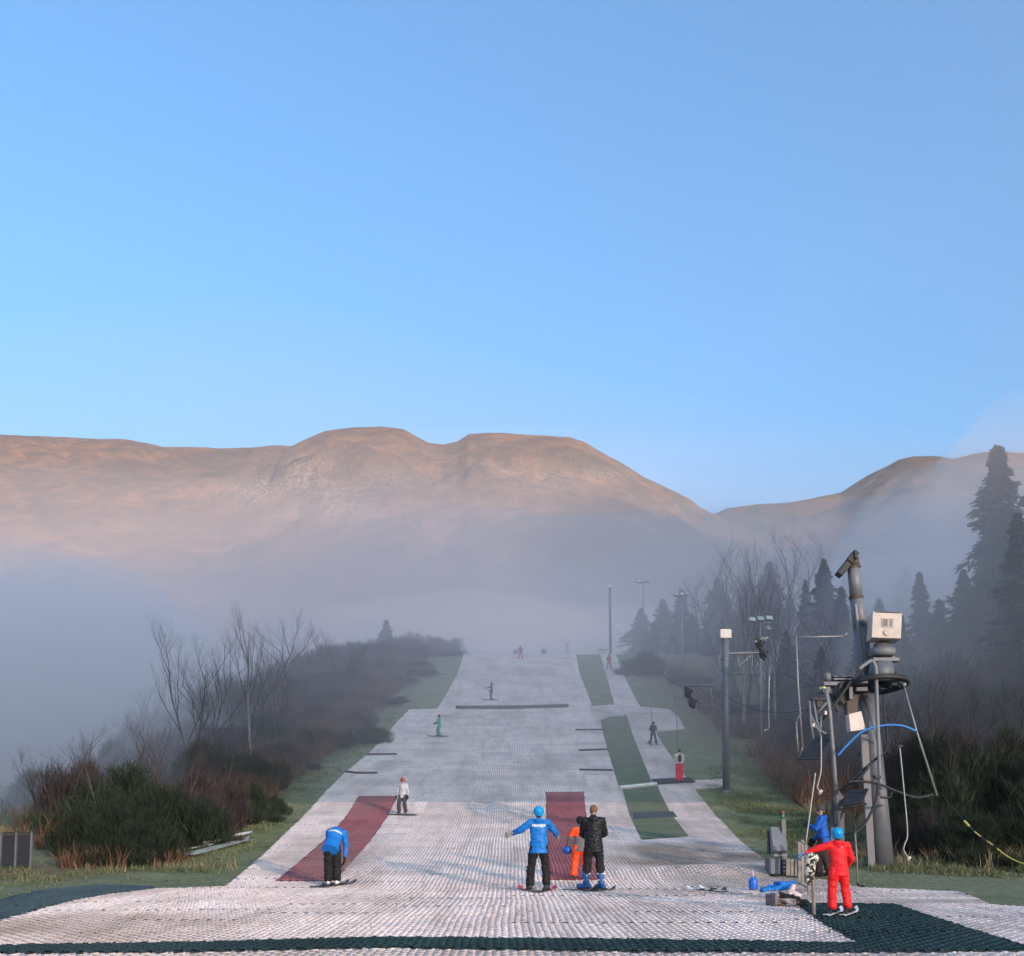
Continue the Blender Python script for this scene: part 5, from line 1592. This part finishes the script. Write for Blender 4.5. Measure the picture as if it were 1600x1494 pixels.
MB().tube(curve_pts(P_([(1371, 1222), (1370, 1245), (1360, 1272), (1346, 1294), (1330, 1303), (1318, 1302), (1308, 1310)], 26.2), 8), .034).build('black_cable', M_dk, tt, smooth=True)
MB().tube(P_([(1364, 1211), (1366, 1216), (1374, 1217), (1376, 1213)], 26.4), .025).box(L(1370, 1214, 26.3), (.12, .1, .08)).build('cable_clip', M_dk, tt)
MB().tube(P_([(1412, 1070), (1432, 1142), (1464, 1243)], 26.7), [.018, .026, .032], seg=8).box(L(1412.5, 1070, 26.7), (.09, .09, .09)).build('trip_rod', M_pole, tt, smooth=True)
MB().box(L(1392, 1063, 27.3), (.05, .05, .42), Matrix.Rotation(R(8), 3, 'Y')).box(L(1403, 1062, 27.2), (.05, .05, .42), Matrix.Rotation(R(-10), 3, 'Y')).build('wheel_guide', M_dk, tt)

# ------------------------------------------------------------------ poma poles (tow hangers)
def hanger(pts, d, label, group='button tow poles', r=.016, disc=True, c=None):
    w = [L(x, y, d) for x, y in pts]
    t = thing('button_tow', w[0], label, 'tow pole', group)
    o = MB().tube(curve_pts(w, 5) if len(w) > 2 else w, r, seg=8).build('pole', c or simple('scuffed_pole', (.40, .38, .37), .5), t, smooth=True)
    if disc:
        e = w[-1]
        MB().tube([e + Vector((-.0, 0, -.0)), e + Vector((.03, -.02, -.03))], [.07, .07], seg=16).build('button', M_wht, t)
    return t


hanger([(1406, 1168), (1412, 1230), (1418, 1300), (1414, 1318), (1412, 1328), (1419, 1341)], 26.2, 'button tow pole hanging alone at the right of the tower')
hanger([(1283, 1150), (1283, 1200), (1279, 1222), (1277, 1230), (1281, 1237)], 26.0, 'button tow pole with a bent end hanging left of the front post')
hanger([(1274, 1208), (1267, 1260), (1259, 1318)], 25.0, 'straight tow pole held by the man in the blue jacket', disc=False)
hanger([(1202, 1056), (1201, 1120), (1202, 1133), (1199, 1141), (1195, 1141)], 47, 'tow pole with a hooked end hanging beside the floodlight post', r=.022)
hanger([(1033, 1014), (1036, 1035), (1036, 1041)], 88, 'short tow pole hanging far up the line, left of the slanting one', r=.026)
hanger([(1052, 1009), (1044, 1040), (1038, 1052)], 84, 'slanting tow pole hanging far up the line', r=.026)
hanger([(1055, 1085), (1060, 1170)], 49, 'thin taut tow pole pulling the skier in red trousers', r=.02, disc=False, c=M_pole)
hanger([(1017, 1104), (1019, 1133)], 61, 'thin tow pole pulling the charcoal rider', r=.02, disc=False, c=M_pole)
t = thing('tow_handle_pole', L(1400, 1170, 27), 'thin dark rod hanging above the lone tow pole', 'tow pole')
MB().tube([L(1401, 1100, 27), L(1401, 1135, 27), L(1406, 1160, 26.4), L(1406, 1170, 26.2)], .012).box(L(1406, 1166, 26.2), (.12, .08, .05)).build('rod', M_dk, t)

# ------------------------------------------------------------------ line pylons, floodlights, cables
def lamp(c, w, h, yaw=0.0, tilt=-.35):
    rot = Matrix.Rotation(yaw, 3, 'Z') @ Matrix.Rotation(tilt, 3, 'X')
    return box_geo(c, (w, w * .45, h), rot), box_geo(Vector(c) + rot @ Vector((0, -w * .235, 0)), (w * .84, .01, h * .78), rot)


def pylon(px, pyb, d, pytop, r, label, box_w=None, cat='pylon'):
    b = P(px, pyb, d); b.z = Hs(b.x, b.y)
    t = thing('lift_pylon', b, label, cat)
    tp = L(px - 1.2, pytop, d)
    mb = MB().tube([b - Vector((0, 0, .4)), tp], [r, r * .95], seg=20); o = mb.build('post', M_grey, t, smooth=True)
    MB().tube([b + Vector((0, 0, -.1)), b + Vector((0, 0, .06))], r * 1.5, seg=16).build('foot_plate', M_grey2, o)
    for k in (.55, .70, .86):
        q = b.lerp(tp, k); MB().tube([q, q + Vector((0, 0, .06))], r * 1.12, seg=16).build('collar', M_grey, o)
    if box_w:
        a, g_ = lamp(tp + Vector((0, -.05, box_w * .42)), box_w, box_w * .8, 0, 0)
        lo = MB().add(a).build('floodlight', M_wht, t, bevel=.01); MB().add(g_).build('glass', M_glass, lo)
    return t, b, tp


d0 = GP(1135, 1237).y
pt_, pb_, ptop = pylon(1134.5, 1237, d0, 998, .17, 'grey line pylon with two lattice arms and a floodlight on top', .52)


def lattice(pts_top, pts_bot, d, diag, name, parent):
    a, b = [L(x, y, d) for x, y in pts_top]; c, e = [L(x, y, d) for x, y in pts_bot]
    mb = MB().tube([a, b], .06, seg=6).tube([c, e], .04, seg=6)
    for (p0, p1) in diag: mb.tube([L(*p0, d), L(*p1, d)], .035, seg=6)
    return mb.build(name, M_grey, parent)


lattice([(1138, 1021), (1186, 1020)], [(1138, 1054), (1184, 1053)], d0, [((1153, 1021), (1153, 1054)), ((1175, 1020), (1175, 1053)), ((1139, 1053), (1174, 1024)), ((1182, 1022), (1184, 1053))], 'cross_arm', pt_)
lattice([(1129, 1071), (1073, 1071)], [(1118, 1103), (1090, 1103)], d0, [((1111, 1071), (1112, 1103)), ((1091, 1071), (1092, 1103)), ((1128, 1104), (1092, 1074))], 'cross_arm', pt_)
for (cx_, cy_) in ((1186, 1006), (1192, 1022), (1074, 1082), (1081, 1098)):
    c = L(cx_, cy_, d0)
    mb = MB()
    for k in range(3):
        q = c + Vector((.0, (k - 1) * .45, (k - 1) * .12 + .05)); mb.tube([q + Vector((-.05, 0, 0)), q + Vector((.05, 0, 0))], .19, seg=16)
    mb.box(c + Vector((.12, 0, 0)), (.05, 1.3, .10)).box(c + Vector((.0, 0, -.18)), (.30, .3, .08), Matrix.Rotation(R(35), 3, 'Y'))
    mb.build('sheave_train', M_dk, pt_)
MB().box(L(1187, 1000, d0), (.5, .12, .10), Matrix.Rotation(R(-25), 3, 'Y')).box(L(1196, 998, d0), (.28, .12, .10), Matrix.Rotation(R(-30), 3, 'Y')).build('sheave_bracket', M_grey, pt_)
MB().tube([L(1127, 1012, d0 - .2), L(1123, 1035, d0 - .2), L(1126, 1056, d0 - .2)], .012).tube([L(1109, 1076, d0), L(1109, 1079, d0)], .05).build('wire', M_pole, pt_)


def flood_post(px, pyb, d, pytop, lamps, label, r=.07, yaw=.3):
    b = P(px, pyb, d); b.z = Hs(b.x, b.y)
    t = thing('floodlight_post', b, label, 'floodlight', 'floodlights beside the tow')
    tp = L(px - 2, pytop, d)
    MB().tube([b - Vector((0, 0, .4)), tp], [r, r * .7], seg=10).build('post', M_pole, t, smooth=True)
    n, w = lamps
    for k in range(n):
        c = tp + Vector(((k - (n - 1) / 2) * w * 1.12, 0, .18 + (k - (n - 1) / 2) * w * .10))
        a, g_ = lamp(c, w, w * .62, yaw)
        o = MB().add(a).build('lamp', M_pole, t, bevel=.01); MB().add(g_).build('glass', M_glass, o)
    MB().box(tp + Vector((0, .1, .02)), (n * w * 1.1, .06, .06)).build('lamp_bar', M_pole, t)
    return t, tp


ft, ftp = flood_post(1190, 1168, 62, 972, (3, .46), 'tall thin post carrying three floodlights and a small one below')
a, g_ = lamp(ftp + Vector((.45, -.1, -.42)), .30, .34, .3, -.6); MB().add(a).build('lamp', M_pole, ft, bevel=.01)
flood_post(1067, 1070, 84, 932, (3, .38), 'misty thin post with three floodlights above the slanting tow poles', r=.08)
flood_post(1007, 1005, 104, 911, (3, .40), 'palest floodlight post, hardly visible in the fog', r=.07)
dd_ = 103
b = P(953, 1010, dd_); b.z = Hs(b.x, b.y)
pylon(954, 1010, dd_, 919, .13, 'misty pylon with a pale box on top at the head of the tow', .46)
t = thing('control_hut', P(942, 1006, 104), 'small white box standing at the top end of the tow track', 'box'); t.location.z = Hs(t.location.x, t.location.y); _loc[t.name] = tuple(t.location)
bp = Vector(t.location)
MB().box(bp + Vector((0, 0, .35)), (.8, .6, .7)).build('cabinet', M_wht, t, bevel=.02); MB().box(bp + Vector((0, 0, .73)), (.95, .7, .06)).build('lid', M_grey, t)
# hooked white post at the crest
b = P(887, 1022, 101.5); b.z = Hs(b.x, b.y)
t = thing('marker_post', b, 'white post with a bent top at the right end of the crest', 'post')
MB().tube(curve_pts([b, L(887, 1012, 101.5), L(886, 1007, 101.5), L(888.5, 1004, 101.5)]), .10, seg=8).build('post', M_wht, t, smooth=True)

t = thing('haul_cable', L(1283, 1080, 27), 'pair of thin cables running from the tower up the line', 'cable')
def sag(a, b, s, n=16):
    return [a.lerp(b, i / n) - Vector((0, 0, s * 4 * (i / n) * (1 - i / n))) for i in range(n + 1)]
rimR = wc + Vector((wr_ * .95, .2, 0)); rimL = wc + Vector((-wr_ * .95, .2, 0))
for a_, b_, s_ in ((rimL, L(1192, 1018, d0), .5), (L(1270, 1108, 27), L(1130, 1083, d0), .4), (L(1192, 1018, d0), L(1052, 1005, 100), .5), (L(1075, 1080, d0), L(957, 975, 103), .6)):
    MB().tube(sag(a_, b_, s_), .012, seg=5).build('strand', M_dk, t)

# ------------------------------------------------------------------ boarding gate, cabinet, fence
gc = GP(1215, 1366)
t = thing('control_cabinet', gc, 'grey control cabinet with a sloping cover and a traffic light post', 'cabinet')
MB().box(Vector((L(1209, 1350, gc.y).x, gc.y + .15, (L(1209, 1341, gc.y).z + gc.z) / 2)), (.26, .42, L(1209, 1341, gc.y).z - gc.z)).build('side_panel', M_grey, t, bevel=.01)
MB().box(Vector((L(1222, 1350, gc.y).x - .02, gc.y + .05, (L(1221, 1340, gc.y).z + gc.z) / 2)), (.20, .05, L(1221, 1340, gc.y).z - gc.z), Matrix.Rotation(R(35), 3, 'Z')).build('door', simple('slate_blue_panel', (.035, .05, .10), .5), t)
MB().add(prism_geo([L(1206, 1334, gc.y - .1), L(1228, 1334, gc.y - .1), L(1225, 1297, gc.y + .25), L(1202, 1297, gc.y + .25)], .16)).build('cover', M_grey2, t, bevel=.012)
MB().box(L(1217, 1336, gc.y - .05), (.36, .2, .06)).build('cover_lip', M_grey2, t)
MB().add(prism_geo([L(1201.5, 1333, gc.y + .3), L(1205, 1334, gc.y), L(1202, 1298, gc.y + .3), L(1200.5, 1299, gc.y + .5)], .04)).build('cover_side', M_dk, t)
MB().add(prism_geo([L(1221, 1370, gc.y + .1), L(1229, 1370, gc.y + .1), L(1226, 1278, gc.y + .1), L(1220, 1278, gc.y + .1)], .10)).build('signal_post', M_grey, t)
MB().box(L(1223.5, 1272.5, gc.y), (.085, .09, .20)).build('traffic_light', M_dk, t, bevel=.006)
m_, nt_, b_ = mat_new('red_lamp_lens'); b_.inputs['Base Color'].default_value = (.22, .03, .02, 1); b_.inputs['Emission Color'].default_value = (1, .12, .05, 1); b_.inputs['Emission Strength'].default_value = .02
m2_, nt_, b_ = mat_new('green_lamp_lens'); b_.inputs['Base Color'].default_value = (.0, .22, .07, 1); b_.inputs['Emission Color'].default_value = (.0, 1, .25, 1); b_.inputs['Emission Strength'].default_value = .03
for (py_, mm) in ((1269.5, m_), (1275, m2_)):
    c = L(1223.5, py_, gc.y - .05); MB().tube([c + Vector((0, 0, 0)), c + Vector((0, -.02, 0))], .032, seg=14).build('lens', mm, t)
for k, (py_) in enumerate((1349, 1355, 1361)):
    c = L(1228, py_, gc.y - .1); MB().tube([c + Vector((-.06, 0, 0)), c + Vector((.06, 0, 0))], .014).build('rung', M_pole, t)

t = thing('plank_fence', GP(1250, 1368), 'low weathered plank fence between the cabinet and the boarding gate', 'fence')
pk = [(1231, 1342, 1368), (1238, 1343, 1368.5), (1245, 1344, 1369), (1250, 1343, 1370), (1255, 1343, 1371)]
for (x, y0_, y1_) in pk:
    d_ = GP(x, y1_).y; a = L(x - 3, y1_, d_); b = L(x + 3.0, y1_, d_)
    MB().add(prism_geo([a, b, L(x + 3, y0_ + 1, d_), L(x, y0_ - 1, d_), L(x - 3, y0_ + .5, d_)], .04)).build('plank', M_wood, t)
t = thing('boarding_gate', GP(1262, 1384), 'tall grey boards of the boarding gate leading to the wrapped post', 'gate')
for (x, y0_, y1_) in ((1249, 1315, 1376), (1254, 1312, 1379), (1259, 1318, 1384), (1263, 1330, 1392)):
    d_ = GP(x, y1_).y; MB().add(prism_geo([L(x - 2.6, y1_, d_), L(x + 1.6, y1_, d_), L(x + 1.6, y0_ + 2, d_), L(x - 2.6, y0_, d_)], .05)).build('board', M_wood, t)
MB().tube([L(1250, 1313, 24), L(1259, 1322, 22)], .015).tube([L(1244, 1378, 23.5), L(1263, 1388, 20.5)], .02).build('rail', M_wood, t)
d_ = GP(1272, 1431).y
b = GP(1272, 1431)
t = thing('padded_post', b, 'wooden post wrapped in black and white patterned cloth beside the red child', 'post')
MB().tube([b - Vector((0, 0, .1)), L(1269, 1345, d_), L(1268, 1337, d_)], .030, seg=10).build('post', M_wood, t, smooth=True)


def camo():
    m, nt, bb = mat_new('black_white_cloth')
    v = nd(nt, 'ShaderNodeTexVoronoi'); v.inputs['Scale'].default_value = 30
    nt.links.new(objvec(nt, (1, 1, .8)), v.inputs['Vector'])
    sx = nd(nt, 'ShaderNodeSeparateColor'); nt.links.new(v.outputs['Color'], sx.inputs[0])
    nt.links.new(ramp(nt, sx.outputs[0], [(0.45, (.02, .02, .02)), (0.5, (.25, .24, .2)), (0.6, (.6, .58, .5))]), bb.inputs['Base Color'])
    bb.inputs['Roughness'].default_value = .8
    return m


W_ = [L(1267, 1340, d_ - .05), L(1266, 1360, d_ - .05), L(1264, 1378, d_ - .05)]
blob('wrap', [cap_geo(Vector(L(1273, 1341, d_ - .05)) - Vector(b), .07, Vector(L(1266, 1345, d_ - .05)) - Vector(b), .085), cap_geo(Vector(W_[0]) - Vector(b), .085, Vector(W_[1]) - Vector(b), .085), cap_geo(Vector(W_[1]) - Vector(b), .08, Vector(W_[2]) - Vector(b), .06)], .012, camo(), t, wr=.02, wf=20)
b = GP(1264, 1398)
t = thing('gate_post', b, 'thin wooden stake standing just behind the wrapped post', 'post')
MB().tube([b - Vector((0, 0, .1)), L(1263, 1370, b.y)], .03, seg=8).build('stake', M_wood, t)
b = GP(1340, 1383)
t = thing('barrier_pole', b, 'thin pale pole with a dark side arm standing on the edge of the mats', 'pole')
MB().tube([b - Vector((0, 0, .1)), L(1339, 1340, b.y), L(1336, 1303, b.y)], .020, seg=8).build('pole', M_wood, t, smooth=True)
MB().tube([L(1336, 1301, b.y), L(1318, 1303, b.y + .6)], .018).box(L(1336, 1301, b.y), (.06, .06, .06)).build('arm', M_dk, t)
MB().tube(curve_pts([L(1339, 1380, b.y), L(1344, 1384, b.y - .1), L(1351, 1385, b.y - .2)]), .02).build('cable_end', M_dk, t)
# striped rope at the right edge
t = thing('striped_rope', L(1508, 1284, 22), 'yellow and dark striped rope strung down to the right edge', 'rope')
rp = curve_pts([L(1507, 1283, 23), L(1520, 1297, 22.6), L(1536, 1310, 22.2), L(1552, 1321, 21.8), L(1568, 1334, 21.4), L(1585, 1344, 21), L(1604, 1351, 20.6), L(1640, 1362, 20)], 5)
M_yel = simple('yellow_tape', (.62, .50, .10), .6)
for i in range(0, len(rp) - 1):
    dark = i < 17 and (i // 3) % 2 == 1
    MB().tube([rp[i], rp[i + 1]], .016 if i > 2 else .026, seg=7, caps=True).build('band', M_dk if dark else M_yel, t, smooth=True)
e = rp[0]
MB().tube([e, L(1470, 1240, 24)], .008).build('cord', M_dk, t)
# end post for the rope outside the picture
pe = L(1640, 1362, 20)
t2 = thing('rope_post', on_ground(pe.x, pe.y), 'wooden post holding the striped rope beyond the right edge', 'post')
MB().tube([on_ground(pe.x, pe.y, -.1), pe + Vector((0, 0, .05))], .05).build('post', M_wood, t2)

# the dark slatted fence at the far left
t = thing('metal_fence', GP(25, 1362), 'dark panelled fence with pale posts at the left edge', 'fence')
df = 27.6
def fx(px, z): v = P(px, 1300, df); return Vector((v.x, v.y, z))
zb = Hs(fx(25, 0).x, df)
zt = P(20, 1303, df).z
for x0_, x1_ in ((-150, -60), (-57, 2), (5, 25), (29, 49)):
    a = fx(x0_, zb + .05); b = fx(x1_, zt - .03)
    mb = MB(); n = 5
    mb.box(((a.x + b.x) / 2, df, (a.z + b.z) / 2), (b.x - a.x, .03, b.z - a.z))
    o = mb.build('panel', simple('dark_panel', (.014, .014, .022), .6, var=.2), t)
for x_ in (-58, 3, 27, 51):
    MB().box((fx(x_, 0).x, df - .04, (zb + zt) / 2), (.05, .05, zt - zb + .08)).build('post', M_grey, t)
MB().box(((fx(-150, 0).x + fx(52, 0).x) / 2, df, zt + .02), (fx(52, 0).x - fx(-150, 0).x, .06, .05)).build('top_rail', M_dk, t)
t = thing('field_fence', GP(60, 1190, 20, 200), 'row of thin posts and a rail at the edge of the misty field', 'fence')
prev = None
for k, px in enumerate((-20, 6, 32, 58, 78, 98, 118)):
    x, y = at_px(px, 60); z = Hs(x, y); a = Vector((x, y, z - .1)); b = Vector((x, y, z + 1.2))
    MB().tube([a, b], .05, seg=6).build('post', M_wood, t)
    if prev: MB().tube([prev, b], .012, seg=4).tube([prev - Vector((0, 0, .4)), b - Vector((0, 0, .4))], .012, seg=4).build('wire', M_dk, t)
    prev = b
# ------------------------------------------------------------------ haze and fog
def fog_mat(name, density, col=(0.96, 0.86, 0.88), aniso=0.1):
    m = bpy.data.materials.new(name); m.use_nodes = True
    nt = m.node_tree; nt.nodes.clear()
    out = nt.nodes.new('ShaderNodeOutputMaterial')
    v = nt.nodes.new('ShaderNodeVolumePrincipled')
    v.inputs['Color'].default_value = (*col, 1)
    v.inputs['Density'].default_value = density
    v.inputs['Anisotropy'].default_value = aniso
    nt.links.new(v.outputs[0], out.inputs['Volume'])
    return m


def box(name, x0, x1, y0, y1, z0, z1, mat):
    v = [(x, y, z) for x in (x0, x1) for y in (y0, y1) for z in (z0, z1)]
    f = [(0, 1, 3, 2), (4, 6, 7, 5), (0, 4, 5, 1), (2, 3, 7, 6), (0, 2, 6, 4), (1, 5, 7, 3)]
    return mesh_obj(name, v, f, mat)


def bank(density, y0, y1, x0f, x1f, topf, seed, col=(0.96, 0.86, 0.88), tp=5, te=.6):
    """a body of fog: flat underside below the ground, a billowing upper surface"""
    nx, ny = 60, 60
    U = np.linspace(0, 1, nx); V = np.linspace(0, 1, ny)
    U, V = np.meshgrid(U, V)
    Y = y0 + (y1 - y0) * V ** 1.5
    X = x0f(Y) * (1 - U) + x1f(Y) * U
    top = topf(X, Y) 
    edge = np.minimum(np.minimum(U, 1 - U), np.minimum(V * 2, 1 - V))
    top = -6 + (top + 6) * np.clip(edge * tp, 0, 1) ** te
    idx = np.arange(nx * ny).reshape(ny, nx)
    vt = np.stack([X.ravel(), Y.ravel(), top.ravel()], 1)
    vb = vt.copy(); vb[:, 2] = -8
    v = np.concatenate([vt, vb]); n = nx * ny
    a, b, c, d = idx[:-1, :-1].ravel(), idx[:-1, 1:].ravel(), idx[1:, 1:].ravel(), idx[1:, :-1].ravel()
    f = [np.stack([a, b, c, d], 1), np.stack([d, c, b, a], 1) + n]
    for e in (idx[0, :], idx[:, -1], idx[-1, ::-1], idx[::-1, 0]):
        f.append(np.stack([e[:-1] + n, e[1:] + n, e[1:], e[:-1]], 1))
    o = mesh_obj('fog_bank', v, np.concatenate(f), fog_mat('fog', density, col))
    tag(o, kind='stuff')
    return o


bank(0.0008, 280, 1250, lambda Y: -Y * 1.2 - 300, lambda Y: Y * 1.2 + 300, lambda X, Y: 270 * (1 - np.exp(-Y / 520)) + 30 * (fbm(X * 0.006, Y * 0.006, 21, 3) - 0.5), 5)
bank(0.0008, -2500, -45, lambda Y: -1500 + 0 * Y, lambda Y: 3600 + 0 * Y, lambda X, Y: 250 + 60 * (fbm(X * 0.002, Y * 0.002, 6, 3) - 0.5), 6)  # unseen bank behind the camera, put in to filter the low sun
hz = box('haze', -4200, 4200, -2600, 2300, -60, 700, fog_mat('haze', 0.00008))
tag(hz, kind='stuff')
bank(0.0042, 38, 1000, lambda Y: -Y * 1.1 - 60, lambda Y: Y * 1.0 + 60, lambda X, Y: 30 + 0.11 * Y + 40 * (fbm(X * 0.008, Y * 0.006, 3, 3) - 0.5), 1)
bank(0.0085, 44, 600, lambda Y: -Y * 1.1 - 40, lambda Y: Y * 1.0 + 40, lambda X, Y: 2.8 * np.sqrt(Y) + 16 * (fbm(X * 0.02, Y * 0.015, 4, 3) - 0.5), 2)
bank(0.024, 40, 420, lambda Y: -Y * 1.0 - 20, lambda Y: -9 - 0.06 * Y, lambda X, Y: 2.7 * np.sqrt(Y) + 14 * (fbm(X * 0.02, Y * 0.015, 9, 3) - 0.5), 3, (1.0, .93, .93))
bank(0.024, 46, 260, lambda Y: 11 + 0.06 * Y, lambda Y: 60 + Y * 1.0, lambda X, Y: 3.0 * np.sqrt(Y) + 10 * (fbm(X * 0.03, Y * 0.03, 12, 3) - 0.5), 4, (1.0, .90, .91), 9, .5)
